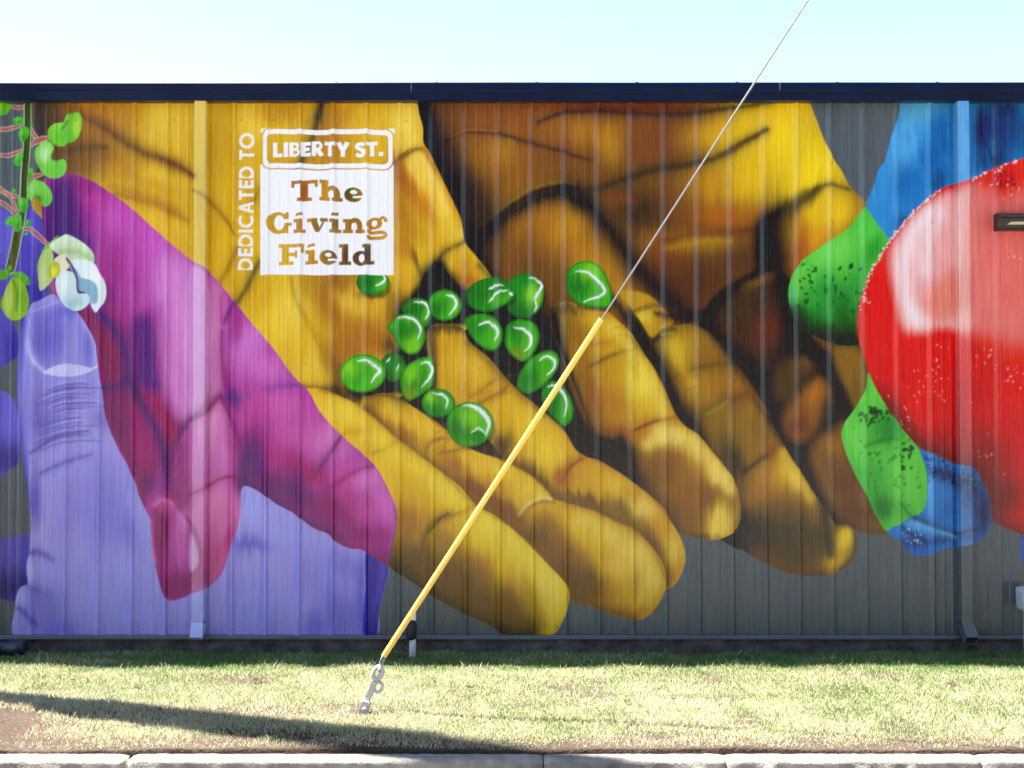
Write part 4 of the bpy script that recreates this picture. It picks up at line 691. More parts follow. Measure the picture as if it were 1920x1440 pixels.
    F(g, (92, 196, 76)); B(g, 1560, 470, 40, 26, -30, (124, 218, 96), .9); B(g, 1625, 430, 20, 30, 20, (96, 206, 84), .8); B(g, 1640, 470, 16, 34, 20, (48, 152, 52), .8); B(g, 1500, 530, 14, 34, 10, (116, 214, 84), .9); B(g, 1560, 550, 60, 34, 0, (48, 148, 62), .9); B(g, 1590, 590, 34, 34, 0, (20, 92, 44), .95); B(g, 1530, 590, 30, 26, 30, (40, 138, 62), .9); B(g, 1580, 630, 60, 22, 5, (10, 44, 26), 1); B(g, 1525, 620, 30, 12, 30, (20, 80, 44), .9); B(g, 1605, 540, 14, 60, 10, (60, 160, 70), .7); B(g, 1485, 560, 5, 26, 0, (92, 170, 140), .6)
    L(g, [(1486, 590), (1511, 619), (1545, 638), (1590, 650), (1612, 645)], 24, (8, 40, 24), .95); L(g, [(1500, 590), (1540, 615), (1600, 615)], 16, (14, 66, 34), .6)
    rs = [(1485 + 130 * hash1(k, 7), 495 + 90 * hash1(k, 8), 2.0 + 4 * hash1(k, 9)) for k in range(46)]
    pt.dots(g, [(x, y, r) for x, y, r in rs if abs(x - 1560 - (540 - y) * .3) < 70], (16, 70, 38), .75)
    g = S([(1628, 698), (1622, 728), (1608, 758), (1594, 778), (1583, 794), (1578, 811), (1581, 833), (1592, 864), (1606, 894), (1628, 936), (1644, 969), (1664, 997), (1689, 985), (1708, 971), (1728, 961), (1736, 944), (1739, 906), (1736, 878), (1726, 848), (1690, 800), (1650, 740)])
    F(g, (92, 198, 72)); B(g, 1600, 820, 16, 40, -10, (118, 218, 92), .9); B(g, 1640, 740, 20, 26, 0, (110, 206, 80), .8); B(g, 1665, 800, 30, 34, 30, (44, 142, 58), .9); B(g, 1640, 900, 30, 34, 20, (62, 168, 64), .8); B(g, 1655, 950, 26, 30, 30, (34, 120, 48), .95); B(g, 1700, 900, 30, 50, 0, (110, 210, 78), .95); B(g, 1715, 950, 20, 14, 0, (96, 196, 80), .8); B(g, 1625, 940, 8, 40, -24, (80, 190, 84), .7)
    L(g, [(1622, 836), (1645, 828), (1675, 822)], 3.5, (40, 116, 46), .7, .4)
    pt.dots(g, [(1640 + 34 * (hash1(k, 11) + hash1(k, 14) - 1), 776 + 24 * (hash1(k, 12) + hash1(k, 15) - 1), 3 + 3.5 * hash1(k, 13)) for k in range(30)], (14, 60, 32), .75)
    pt.dots(g, [(1600 + 130 * hash1(k, 16), 800 + 150 * hash1(k, 17), 1.5 + 3.6 * hash1(k, 18)) for k in range(60)], (30, 104, 44), .5)
    pt.dots(g, [(1690 + 20 * hash1(k, 21), 830 + 50 * hash1(k, 22), 3 + 3 * hash1(k, 23)) for k in range(14)], (14, 66, 32), .85)
    b = S([(1726, 840), (1736, 878), (1739, 906), (1736, 944), (1728, 961), (1708, 969), (1689, 981), (1664, 997), (1690, 1017), (1700, 1033), (1722, 1042), (1747, 1038), (1775, 1028), (1833, 1017), (1850, 1000), (1860, 978), (1862, 930), (1840, 880), (1800, 850)])
    F(b, (48, 122, 196)); B(b, 1745, 920, 12, 60, 0, (92, 168, 230), .9); B(b, 1775, 920, 26, 50, 0, (60, 130, 196), .8); B(b, 1815, 920, 26, 50, 0, (28, 66, 120), .9); B(b, 1845, 960, 18, 50, 0, (16, 40, 84), .95); B(b, 1790, 895, 60, 14, 14, (16, 42, 84), .9); B(b, 1720, 985, 26, 10, 20, (104, 176, 228), .8); B(b, 1710, 1015, 30, 16, 10, (22, 66, 132), .9); B(b, 1690, 1000, 14, 8, 20, (44, 126, 200), .8); B(b, 1780, 1010, 50, 10, -8, (22, 60, 118), .8); B(b, 1725, 1034, 26, 8, 0, (34, 104, 188), .8); B(b, 1790, 960, 30, 20, 0, (44, 100, 164), .7)
    L(b, [(1712, 970), (1735, 980), (1765, 992), (1800, 1002)], 4, (14, 34, 66), .9, .3); L(b, [(1715, 980), (1745, 992), (1790, 1006)], 4, (108, 178, 228), .8, .4); L(b, [(1692, 988), (1712, 1004), (1735, 1014)], 2.6, (14, 38, 80), .85, .3); L(b, [(1795, 1000), (1815, 995), (1835, 992)], 2.6, (12, 28, 58), .8, .3)
    L(g, [(1690, 945), (1700, 958), (1712, 972)], 3, (40, 110, 44), .7)
    pt.dots(b, [(1735 + 60 * hash1(k, 31), 856 + 50 * hash1(k, 32), 1.2 + 2.6 * hash1(k, 33)) for k in range(70)], (14, 40, 84), .8)
    pt.dots(b, [(1790 + 46 * hash1(k, 34), 870 + 110 * hash1(k, 35), 1 + 2.2 * hash1(k, 36)) for k in range(50)], (120, 150, 190), .45)
    pt.dots(b, [(1690 + 40 * hash1(k, 37), 985 + 34 * hash1(k, 38), 1 + 1.8 * hash1(k, 39)) for k in range(18)], (150, 196, 232), .7)
    t = S([(1980, 290), (1919, 297), (1886, 307), (1858, 318), (1826, 334), (1792, 344), (1761, 356), (1733, 379), (1708, 402), (1686, 427), (1667, 454), (1644, 490), (1626, 524), (1614, 556), (1608, 590), (1608, 625), (1617, 664), (1628, 697), (1644, 731), (1667, 769), (1694, 806), (1728, 842), (1756, 853), (1789, 869), (1826, 877), (1844, 906), (1858, 942), (1861, 975), (1878, 986), (1920, 1003), (2000, 1020), (2100, 900), (2100, 400)])
    F(t, (222, 42, 20))
    B(t, 1880, 420, 90, 120, 0, (224, 96, 84), .9, 2); B(t, 1890, 600, 70, 60, 0, (232, 128, 120), .85); B(t, 1900, 500, 60, 80, 0, (226, 104, 88), .9); B(t, 1870, 340, 30, 20, -10, (214, 52, 36), .8); B(t, 1910, 330, 20, 26, 0, (220, 60, 44), .7); B(t, 1840, 380, 26, 30, 0, (226, 116, 110), .8); B(t, 1850, 560, 26, 60, 0, (230, 140, 136), .8)
    B(t, 1725, 440, 44, 50, 30, (240, 206, 206), 1); B(t, 1700, 520, 26, 70, 0, (240, 214, 214), 1); B(t, 1716, 590, 34, 30, 10, (240, 206, 204), 1); B(t, 1770, 400, 40, 34, -30, (240, 200, 202), 1); B(t, 1735, 500, 26, 50, 0, (238, 214, 216), .9); B(t, 1800, 440, 20, 60, 0, (238, 176, 178), .9); B(t, 1760, 540, 34, 34, 0, (230, 138, 124), .9); B(t, 1780, 560, 30, 40, 0, (228, 122, 106), .6); B(t, 1775, 600, 40, 14, 0, (238, 190, 188), .9); B(t, 1812, 590, 16, 40, 0, (234, 150, 158), .9); B(t, 1770, 470, 24, 34, 0, (236, 180, 176), .9)
    q = S([(1690, 446), (1722, 408), (1760, 378), (1800, 358), (1824, 350), (1824, 606), (1796, 614), (1758, 612), (1732, 622), (1706, 610), (1688, 582), (1676, 545), (1674, 500)]); F(q, (234, 172, 170), 20, .9)
    q = S([(1728, 575), (1752, 535), (1790, 505), (1806, 520), (1804, 580), (1770, 600), (1740, 604)]); F(q, (230, 140, 124), 18)
    L(t, [(1740, 400), (1708, 448), (1692, 510), (1700, 570), (1724, 604)], 17, (242, 226, 226), .85, jit=.1); L(t, [(1762, 400), (1740, 450), (1732, 510)], 14, (240, 214, 214), .8, jit=.1)
    q = S([(1825, 345), (1870, 380), (1930, 360), (1930, 640), (1880, 625), (1826, 612)]); F(q, (228, 124, 116), 16, .75)
    B(t, 1760, 650, 120, 26, 4, (222, 34, 20), .95); B(t, 1670, 620, 20, 90, -6, (220, 34, 18), .9); B(t, 1660, 560, 16, 60, 0, (222, 36, 20), .9)
    L(t, [(1640, 730), (1690, 806), (1740, 850), (1800, 872), (1840, 900)], 20, (142, 22, 16), .8); B(t, 1850, 850, 60, 60, 10, (140, 22, 16), .8); B(t, 1880, 930, 50, 50, 0, (128, 18, 12), .9); B(t, 1900, 800, 40, 40, 0, (208, 30, 16), .7); B(t, 1780, 830, 40, 30, 20, (168, 26, 18), .7); B(t, 1840, 740, 24, 60, 0, (196, 32, 22), .5)
    L(t, [(1660, 765), (1694, 808), (1730, 844), (1790, 870), (1828, 880), (1846, 910), (1860, 945), (1864, 980), (1925, 1006)], 24, (116, 18, 13), .9); B(t, 1800, 780, 12, 90, 0, (150, 24, 16), .5)
    L(t, [(1667, 456), (1708, 404), (1761, 358), (1826, 336)], 4, (206, 44, 30), .9); L(t, [(1667, 456), (1630, 522), (1610, 590), (1612, 650)], 3, (214, 84, 84), .5)
    B(t, 1880, 330, 30, 26, 0, (206, 34, 24), .8)
    sp = [(1622 + 300 * hash1(k, 41), 640 + 260 * hash1(k, 42), 1.4 + 2.4 * hash1(k, 43) ** 2) for k in range(34)]
    for cx, cy, m, sdd in ((1758, 700, 12, 16), (1720, 735, 7, 14), (1700, 785, 7, 12), (1845, 675, 10, 14), (1900, 710, 9, 14), (1890, 480, 7, 14), (1812, 618, 5, 8), (1625, 562, 5, 5), (1845, 850, 5, 9), (1765, 745, 6, 9), (1893, 355, 12, 22), (1852, 340, 7, 14)):
        sp += [(cx + sdd * 2 * (hash1(k, cx) + hash1(k, cx + 1) - 1), cy + sdd * 2 * (hash1(k, cy) + hash1(k, cy + 1) - 1), 1.6 + 2.6 * hash1(k, cx + cy)) for k in range(m)]
    pt.dots(t, [(x, y, r * .68) for x, y, r in sp], (244, 176, 172), .75)
    pt.dots(t, [(1870 + 40 * hash1(k, 51), 320 + 40 * hash1(k, 52), 2 + 2.5 * hash1(k, 53)) for k in range(18)], (140, 20, 20), .8)
    ed = spline([(1612, 580), (1626, 524), (1644, 490), (1667, 454), (1686, 427), (1708, 402), (1733, 379), (1761, 356)], False, 8)
    pt.dots(None, [(x + 5 * (hash1(k, 61) - .4), y + 5 * (hash1(k, 62) - .4), 1.4 + 2.2 * hash1(k, 63)) for k, (x, y) in enumerate(ed)], (246, 206, 206), .85)
    pt.dots(None, [(1822 + 98 * hash1(k, 64), 336 - 38 * hash1(k, 64) + 8 * (hash1(k, 65) - .5), 1.6 + 2.4 * hash1(k, 66)) for k in range(16)], (246, 206, 206), .85)
    q = S([(1918, 1003), (1960, 1010), (1960, 1070), (1924, 1066)]); F(q, (30, 96, 176))

    # ---- peas
    G1, G2, GD, GL = (74, 178, 30), (52, 148, 38), (22, 84, 46), (130, 204, 44)
    def pea(pts, hi=(), base=G1, dark=None, light=None, rim=True, warm=None):
        q = S(pts)
        cx, cy = q.P[:, 0].mean(), q.P[:, 1].mean(); rx, ry = np.ptp(q.P[:, 0]) / 2, np.ptp(q.P[:, 1]) / 2
        k = [(x + 4, y + 7) for x, y in pts]
        sh = S(k); F(sh, (16, 18, 16), 3, .55)
        F(q, base); B(q, cx - rx * .2, cy + ry * .1, rx * .55, ry * .6, 0, G2, .7); B(q, cx + rx * .45, cy + ry * .35, rx * .5, ry * .5, 0, (92, 190, 20), .8)
        if dark: B(q, cx + dark[0] * rx, cy + dark[1] * ry, rx * .8, ry * .6, 0, GD, .5)
        if light: B(q, cx + light[0] * rx, cy + light[1] * ry, rx * .45, ry * .45, 0, GL, .9)
        if warm: B(q, cx + warm[0] * rx, cy + warm[1] * ry, rx * .4, ry * .4, 0, (150, 130, 60), .6)
        w = np.clip(1 - np.abs(q.sd + 1.5) / 3.0, 0, 1) * q.mask
        pt.mix(q.idx, w * .75, (34, 96, 34)); 
        for pp, ww in hi:
            pp = [(x, y) for x, y in pp]
            L(q, pp, ww * 1.5, (150, 206, 150), .5, .6, jit=.1); L(q, pp, ww * .76, (230, 242, 234), .93, .8, jit=.2, hard=True)
        return q
    def A(o, k): return [(o[0] + x / 3.6, o[1] + y / 3.6) for x, y in k]
    o = (700, 500)
    def E(x, y, rx, ry, rot=0):
        t = np.linspace(0, 2 * np.pi, 12, endpoint=False); r = math.radians(rot)
        return [(x + rx * math.cos(a) * math.cos(r) - ry * math.sin(a) * math.sin(r), y + rx * math.cos(a) * math.sin(r) + ry * math.sin(a) * math.cos(r)) for a in t]
    pea(E(699, 529, 31, 24), [([(718, 514), (722, 524), (714, 532), (704, 537)], 2.6)], (52, 150, 40), (-.4, .1), None)
    pea(E(737, 688, 24, 27), [([(724, 680), (732, 672)], 1.8), ([(748, 684), (744, 694)], 1.6)], (36, 120, 52), (0, .6), None)
    pea(E(680, 700, 43, 36, -6), [([(670, 677), (688, 676), (702, 686), (712, 696), (704, 706), (695, 718)], 4)], (84, 186, 22), None, (-.6, -.2), None)
    pea(A(o, [(190, 280), (240, 225), (310, 210), (370, 240), (388, 300), (380, 370), (350, 410), (280, 380), (220, 330)]), [(A(o, [(275, 240), (330, 240), (370, 280), (372, 320), (350, 360)]), 2.6)], (60, 130, 50), (-.3, 0), None)
    pea(A(o, [(95, 400), (130, 365), (200, 318), (260, 322), (320, 370), (350, 450), (335, 530), (290, 585), (240, 590), (180, 545), (140, 475)]), [(A(o, [(165, 350), (230, 340), (290, 370), (320, 420), (300, 490)]), 3)], G1, (-.1, -.1), (.3, .6))
    pea(E(834, 572, 31, 29), [(A(o, [(490, 195), (530, 200), (560, 245), (545, 290), (510, 325)]), 3)], G1, (-.5, .4), None)
    pea(A(o, [(900, 110), (960, 60), (1030, 45), (1100, 70), (1145, 130), (1145, 220), (1110, 300), (1040, 345), (950, 330), (900, 270)]), [(A(o, [(1050, 75), (1100, 90), (1140, 130), (1115, 170), (1090, 220), (1100, 270), (1085, 310)]), 3)], (44, 136, 26), (-.3, .7), (.4, 0))
    pea(A(o, [(625, 180), (680, 110), (780, 75), (840, 72), (900, 110), (955, 190), (880, 260), (780, 305), (690, 290), (640, 250)]), [(A(o, [(780, 155), (820, 130), (875, 125)]), 2.6), (A(o, [(780, 245), (820, 190), (860, 165), (905, 160)]), 2.6), (A(o, [(918, 180), (940, 195)]), 3.5)], (44, 136, 30), (-.5, 0), None)
    pea(A(o, [(620, 360), (680, 322), (780, 325), (840, 370), (872, 440), (860, 520), (810, 565), (740, 545), (670, 480)]), [(A(o, [(710, 395), (770, 375), (825, 410), (840, 450), (820, 500)]), 3.4)], G1, (-.6, -.4), None)
    pea(A(o, [(900, 400), (960, 360), (1040, 360), (1100, 400), (1120, 470), (1095, 560), (1020, 640), (950, 610), (895, 540), (890, 460)]), [(A(o, [(950, 410), (1010, 420), (1060, 470), (1060, 530), (1020, 570)]), 3.2)], G1, (-.5, -.5), None, warm=(-.2, .8))
    pea(A(o, [(975, 770), (1010, 680), (1090, 600), (1200, 565), (1245, 600), (1250, 660), (1200, 750), (1110, 830), (1030, 855), (980, 820)]), [(A(o, [(1120, 635), (1170, 605), (1220, 630), (1220, 680), (1170, 735)]), 3)], G1, (-.5, .5), None)
    pea(A(o, [(1135, 850), (1170, 790), (1220, 770), (1290, 820), (1340, 910), (1350, 980), (1330, 1050), (1280, 1075), (1220, 1020), (1150, 930)]), [(A(o, [(1180, 810), (1220, 800), (1270, 840), (1305, 920), (1290, 1010)]), 3)], (50, 150, 24), (-.4, .2), None)
    pea(A(o, [(185, 740), (230, 665), (320, 618), (395, 610), (412, 690), (398, 800), (335, 855), (240, 903), (200, 870)]), [(A(o, [(320, 655), (370, 650), (400, 695), (375, 760), (325, 815)]), 3.2)], (78, 178, 24), (0, .1), (-.4, -.2), warm=(-.5, .8))
    pea(E(821.7, 755.6, 31, 27), [(A(o, [(400, 855), (460, 865), (500, 900), (490, 960)]), 2.6)], (56, 156, 40), (0, .7), (-.5, -.3))
    q = pea(E(881, 795, 44, 42), [(A(o, [(610, 935), (680, 945), (750, 1000), (780, 1060), (760, 1140)]), 5), (A(o, [(660, 1120), (710, 1090), (760, 1130)]), 2)], (74, 172, 28), (-.7, .3), (0, -.3))
    e = pt.ell(896, 820, 13, 12); F(e, (44, 136, 40))
    pea(A((1050, 140), [(40, 1380), (70, 1300), (150, 1258), (230, 1268), (290, 1320), (330, 1400)]) + A((1050, 500), [(347, 190), (335, 268), (220, 274), (120, 250), (60, 190), (36, 120)]), [(A((1050, 140), [(105, 1330), (170, 1330), (230, 1370), (290, 1430), (300, 1470), (230, 1510), (160, 1535)]), 3.6)], (70, 172, 22), (-.5, .1), (.2, -.5))

    # ---- bean vine on the left
    LG, MG, DG, PG, OL = (142, 214, 84), (92, 186, 58), (52, 128, 40), (176, 206, 150), (74, 88, 54)
    o = (0, 140)
    def twig(p, w=3):
        pp = A(o, p); L(None, pp, w + 1.4, (206, 200, 180), .9, .3, jit=0, hard=True); L(None, pp, w, (178, 104, 98), 1, .35, jit=0, hard=True)
    twig([(75, 215), (120, 222), (160, 222)]); twig([(-20, 385), (60, 365), (140, 345)]); twig([(-20, 548), (60, 545), (150, 512)]); twig([(205, 355), (235, 410), (265, 450)]); twig([(220, 480), (270, 440), (330, 425)], 4)
    twig([(-20, 745), (40, 800), (120, 825)], 3.4); twig([(-20, 845), (50, 890), (110, 945)]); twig([(30, 790), (80, 840), (110, 910)], 2); twig([(205, 740), (240, 690), (285, 670)], 3); twig([(165, 1040), (210, 1045), (260, 1090), (330, 1155)], 3.2)
    stem = A(o, [(188, 150), (186, 330), (180, 500), (165, 690), (154, 900), (134, 1030), (70, 1320)])
    L(None, stem, 7.6, PG, 1, jit=0, hard=True); L(None, stem, 5.8, OL, 1, jit=0, hard=True); L(None, A(o, [(125, 1050), (70, 1310)]), 9.5, PG, 1, jit=0, hard=True); L(None, A(o, [(125, 1050), (70, 1310)]), 8, (92, 92, 46), 1, jit=0, hard=True); L(None, [(x - 3, y) for x, y in stem], 2, (60, 74, 46), .7, jit=0)
    def leaf(p, base, sh=None, hl=None):
        q = S(A(o, p)); F(q, base)
        cx, cy = q.P[:, 0].mean(), q.P[:, 1].mean(); rx, ry = np.ptp(q.P[:, 0]) / 2, np.ptp(q.P[:, 1]) / 2
        B(q, cx + .3 * rx, cy + .5 * ry, rx * .8, ry * .6, 0, sh or DG, .6); B(q, cx - .4 * rx, cy - .4 * ry, rx * .5, ry * .5, 0, hl or LG, .7)
        return q
    leaf([(0, 190), (70, 200), (72, 225), (40, 270), (0, 280), (-60, 240)], (112, 200, 40), MG, (160, 220, 60))
    for p in ([(90, 300), (130, 285), (158, 300), (150, 335), (110, 340)], [(130, 380), (170, 350), (200, 375), (190, 420), (150, 455), (132, 430)], [(205, 315), (222, 330), (212, 350)], [(95, 570), (130, 530), (155, 525), (150, 580), (125, 618), (98, 605)], [(190, 700), (195, 650), (212, 628), (232, 650), (225, 690), (200, 715)], [(85, 790), (92, 765), (112, 790), (108, 808)], [(120, 850), (160, 830), (188, 870), (180, 920), (150, 930), (125, 900)], [(35, 1005), (60, 960), (100, 955), (110, 985), (70, 1020)], [(85, 1000), (100, 955), (135, 945), (150, 990), (140, 1045), (110, 1060)], [(170, 1000), (190, 975), (208, 1000), (200, 1030), (178, 1030)], [(160, 1075), (190, 1065), (180, 1085)]):
        leaf(p, MG, (48, 140, 38), (120, 206, 70))
    q = leaf([(530, 255), (552, 290), (552, 350), (525, 425), (470, 465), (410, 485), (360, 465), (325, 415), (326, 370), (355, 338), (400, 325), (430, 322), (440, 298), (480, 265)], (116, 202, 56), MG, (150, 222, 80)); B(q, 143, 240, 8, 20, 0, (180, 216, 70), .8); L(q, A(o, [(420, 365), (445, 340), (468, 318)]), 3.4, (70, 140, 60), .9, .4, jit=0)
    q = leaf([(300, 448), (340, 455), (362, 490), (352, 530), (350, 570), (385, 582), (420, 570), (450, 588), (456, 632), (430, 676), (380, 700), (320, 690), (270, 640), (246, 570), (250, 500), (275, 460)], (130, 212, 90), (104, 196, 52), (176, 232, 130)); B(q, 83, 288, 8, 14, 20, (206, 240, 190), .7); L(q, A(o, [(350, 540), (360, 570), (380, 580)]), 4, (76, 150, 70), .9, .3, jit=0)
    q = leaf([(215, 725), (260, 714), (310, 740), (345, 790), (352, 845), (325, 885), (290, 885), (262, 850), (240, 825), (215, 850), (192, 832), (184, 790), (196, 745)], (128, 210, 88), (92, 176, 60), (156, 224, 106)); L(q, A(o, [(245, 825), (262, 830), (272, 850)]), 3.4, (70, 140, 60), .9, .3, jit=0)
    # flower
    q = leaf([(280, 1195), (330, 1140), (392, 1085), (380, 1110), (340, 1155), (300, 1210)], (120, 190, 60))
    q = S([(92, 462), (108, 447), (125, 440), (144, 448), (164, 462), (176, 479), (174, 494), (155, 489), (133, 490), (118, 482), (100, 470)]); F(q, (214, 232, 206)); L(q, [(98, 478), (125, 472), (150, 474), (178, 490)], 6, (160, 196, 128), .9, .3)
    q = S([(71, 493), (80, 473), (94, 465), (100, 482), (96, 505), (100, 520), (90, 535), (76, 545), (72, 525)]); F(q, (176, 206, 118)); B(q, 80, 520, 8, 26, 0, (206, 224, 160), .8)
    q = S([(98, 500), (104, 484), (118, 477), (128, 484), (132, 498), (122, 512), (106, 520)]); F(q, (226, 224, 190))
    q = S([(112, 512), (124, 508), (138, 512), (146, 530), (146, 550), (165, 551), (168, 566), (160, 576), (143, 583), (125, 575), (112, 560), (105, 540), (105, 522)]); F(q, (208, 230, 232)); B(q, 140, 568, 22, 12, -10, (160, 200, 212), .8); B(q, 122, 530, 10, 22, 10, (228, 240, 240), .8)
    q = S([(130, 490), (155, 487), (174, 492), (190, 515), (199, 540), (196, 565), (180, 586), (170, 570), (166, 548), (150, 545), (146, 520), (136, 505)]); F(q, (222, 236, 240)); B(q, 180, 520, 12, 20, -20, (240, 246, 248), .8)
    q2 = S([(131, 501), (144, 506), (152, 520), (172, 526), (184, 540), (184, 566), (172, 570), (165, 551), (150, 546), (146, 525)]); F(q2, (136, 178, 198), 2)
    L(None, [(127, 485), (138, 505), (145, 525), (147, 546), (158, 549)], 2.6, (84, 66, 130), .95, .3, jit=0, hard=True)
    q = S([(90, 508), (96, 495), (106, 490), (112, 500), (110, 516), (100, 522), (92, 518)]); F(q, (176, 196, 60)); B(q, 102, 508, 6, 10, 0, (240, 214, 70), .95)
    # bud
    for p in ([(-30, 505), (0, 508), (14, 506), (20, 516), (8, 524), (-30, 530)], [(18, 496), (22, 504), (14, 508)], [(24, 512), (40, 510), (54, 522), (55, 534), (42, 532), (30, 522)]):
        q = S(p); F(q, (104, 176, 44)); B(q, p[2][0], p[2][1] + 8, 8, 6, 0, (70, 140, 36), .6)
    q = S([(6, 558), (14, 534), (25, 520), (42, 528), (51, 547), (54, 569), (47, 592), (28, 601), (11, 592), (4, 574)]); F(q, (150, 190, 58)); B(q, 15, 560, 8, 26, 0, (192, 214, 106), .8); L(q, [(24, 524), (32, 550), (30, 580)], 3, (92, 140, 44), .8, .3); B(q, 46, 560, 7, 30, 0, (112, 172, 50), .8)

    # ---- fine skin lines
    def skin(x0, y0, x1, y1, n, ang, ln, col, a, seed, w=1.0):
        for k in range(n):
            x = x0 + (x1 - x0) * hash1(k, seed); y = y0 + (y1 - y0) * hash1(k, seed + 1); g = math.radians(ang + 30 * (hash1(k, seed + 2) - .5)); l = ln * (.5 + hash1(k, seed + 3))
            L(None, [(x, y), (x + l * .5 * math.cos(g), y + l * .5 * math.sin(g) - l * .06), (x + l * math.cos(g), y + l * math.sin(g))], w, col, a * (.5 + .5 * hash1(k, seed + 4)), .6, jit=.1)
    skin(1120, 610, 1190, 690, 10, -12, 34, (140, 92, 30), .5, 210); skin(1260, 690, 1400, 790, 16, -22, 36, (96, 66, 20), .5, 220); skin(860, 700, 950, 770, 12, -28, 34, (150, 100, 36), .5, 230); skin(800, 800, 880, 860, 12, -20, 30, (150, 98, 32), .5, 240)
    skin(1190, 585, 1290, 640, 10, -20, 28, (84, 60, 20), .5, 260)

    # ---- brush streaks down the ribs
    m = noise2(pt.u / 2.6, pt.v / 90.0, 1) - .5
    m2 = noise2(pt.u / 1.6, pt.v / 26.0, 2) - .5
    m3 = noise2(pt.u / 30.0, pt.v / 40.0, 3) - .5
    pt.c *= (1 + .16 * m + .12 * m2 + .08 * m3)[:, None]

    # ---- stencilled dedication in white
    W = (238, 241, 246)
    idx = pt.box(484, 236, 744, 520)
    u, v = pt.u[idx], pt.v[idx]
    wob = 1.6 * np.sin(u / 20.0) + .8 * np.sin(u / 9.0 + 1)
    def rr(x0, y0, x1, y1, r):
        qx = np.abs(u - (x0 + x1) / 2) - (x1 - x0) / 2 + r; qy = np.abs(v + wob * .6 - (y0 + y1) / 2) - (y1 - y0) / 2 + r
        return np.hypot(np.maximum(qx, 0), np.maximum(qy, 0)) + np.minimum(np.maximum(qx, qy), 0) - r
    cov = lambda d: np.clip(.5 - d / pt.aa, 0, 1)
    ring = np.minimum(cov(rr(493, 243, 736, 316, 15)), 1 - cov(rr(501.5, 252, 728, 307, 8)))
    gap = cov(rr(490.5, 240.5, 738.5, 318.5, 17))
    block = np.minimum(cov(np.maximum(np.abs(u - 613) - 125, np.abs(v + wob * .3 - 411.5) - 104)), 1 - gap)
    tri = np.maximum(cov(np.maximum(np.maximum(489 - u, 241 - v), (u - 489) * .8 + (v - 250))), cov(np.maximum(np.maximum(u - 740, 241 - v), (740 - u) * .8 + (v - 251))))
    tri = np.minimum(tri, 1 - gap * 0)
    t1 = text_mask(pt, idx, 'LIBERTY ST.', lambda c: sans(c, .25), 512, 293.5, 27, 206, .07, wob=wob * .6)
    w2 = wob * .7
    cut = text_mask(pt, idx, 'The', slab, 546, 377.5, 39, 135, .07, wob=w2)
    cut = np.maximum(cut, text_mask(pt, idx, 'Giving', slab, 500, 436.7, 39, 228, .07, wob=w2))
    cut = np.maximum(cut, text_mask(pt, idx, 'Field', slab, 523, 496.5, 39.5, 179, .07, wob=w2))
    white = np.maximum(np.maximum(ring, tri), np.maximum(t1, np.minimum(block, 1 - cut)))
    pt.mix(idx, white * .985, W)
    idx = pt.box(438, 240, 484, 512)
    x0 = 445.5 + (506 - pt.v[idx]) * .012
    old = pt.u.copy(); pt.u = pt.u.copy(); pt.u[idx] -= (x0 - 445.5)
    t2 = text_mask(pt, idx, 'DEDICATED TO', lambda c: sans(c, .2), 474, 506, 28, 256, .12, up=True)
    pt.u = old
    pt.mix(idx, t2 * .96, (236, 234, 232))
    np.clip(pt.c, 0.004, .9, out=pt.c)
# ------------------------------------------------------------------ ground, road, kerb
WALL_L, WALL_R = -7.2, 7.35
KERB_B, KERB_F, KERB_Z, ROAD_Z = -3.035, -3.168, -0.03, -0.19

def lawn_h(x, y):
    x = np.asarray(x, dtype=np.float64); y = np.asarray(y, dtype=np.float64)
    h = .03 * (noise2(x * .9 + 50, y * 1.4 + 50, 5) - .5) + .012 * (noise2(x * 4 + 90, y * 4 + 70, 6) - .5)
    h += .03 * (noise2(x * 26 + 5, y * 26 + 5, 8) - .5) * np.exp(-(((x + 4.1) / .8) ** 2 + ((y + 2.55) / .4) ** 2)) + .20 * np.exp(-(((x + 4.3) / .75) ** 2 + ((y + 2.5) / .42) ** 2))                 # bare mound at the left
    h -= .022 + .050 * np.clip((y + 1.0) / .8, 0, 1)
    lip = -3.0 + .022 * noise1(x * 2.1 + 30, 3) + .016 * noise1(x * 9 + 30, 4)
    h += .02 - .06 * np.clip((lip - y) / .012, 0, 1) - .02 * np.clip((-2.8 - y) / .2, 0, 1)
    return h

bm = bmesh.new(); add_box(bm, -700, -700, -.6, 700, 700, -.22)
tag(bm_obj('ground', bm, M['earth']), kind='structure')
bm = bmesh.new(); add_box(bm, -400, -13.5, -.216, 400, KERB_F + .05, ROAD_Z)
tag(bm_obj('road', bm, M['asphalt']), kind='structure')
bm = bmesh.new(); add_box(bm, -400, -19.99, -.216, 400, -13.5, -.06)  # unseen pale strip added to bounce sunlight onto the painted wall
tag(bm_obj('bounce_pavement', bm, M['bounce_pavement']), kind='structure')

m, nt, p = new_mat('lawn_soil')
tc = nt.nodes.new('ShaderNodeTexCoord'); n1 = nt.nodes.new('ShaderNodeTexNoise'); n1.inputs['Scale'].default_value = 1.7; n1.inputs['Detail'].default_value = 7
n2 = nt.nodes.new('ShaderNodeTexNoise'); n2.inputs['Scale'].default_value = 55; n2.inputs['Detail'].default_value = 5
mx = nt.nodes.new('ShaderNodeMath'); mx.operation = 'MULTIPLY_ADD'; mx.inputs[1].default_value = .55; rp = nt.nodes.new('ShaderNodeValToRGB')
rp.color_ramp.elements[0].position = .42; rp.color_ramp.elements[0].color = (.012, .009, .007, 1); rp.color_ramp.elements[1].position = .95; rp.color_ramp.elements[1].color = (.062, .045, .033, 1)
bp = nt.nodes.new('ShaderNodeBump'); bp.inputs['Strength'].default_value = .9; bp.inputs['Distance'].default_value = .012
lk = nt.links.new
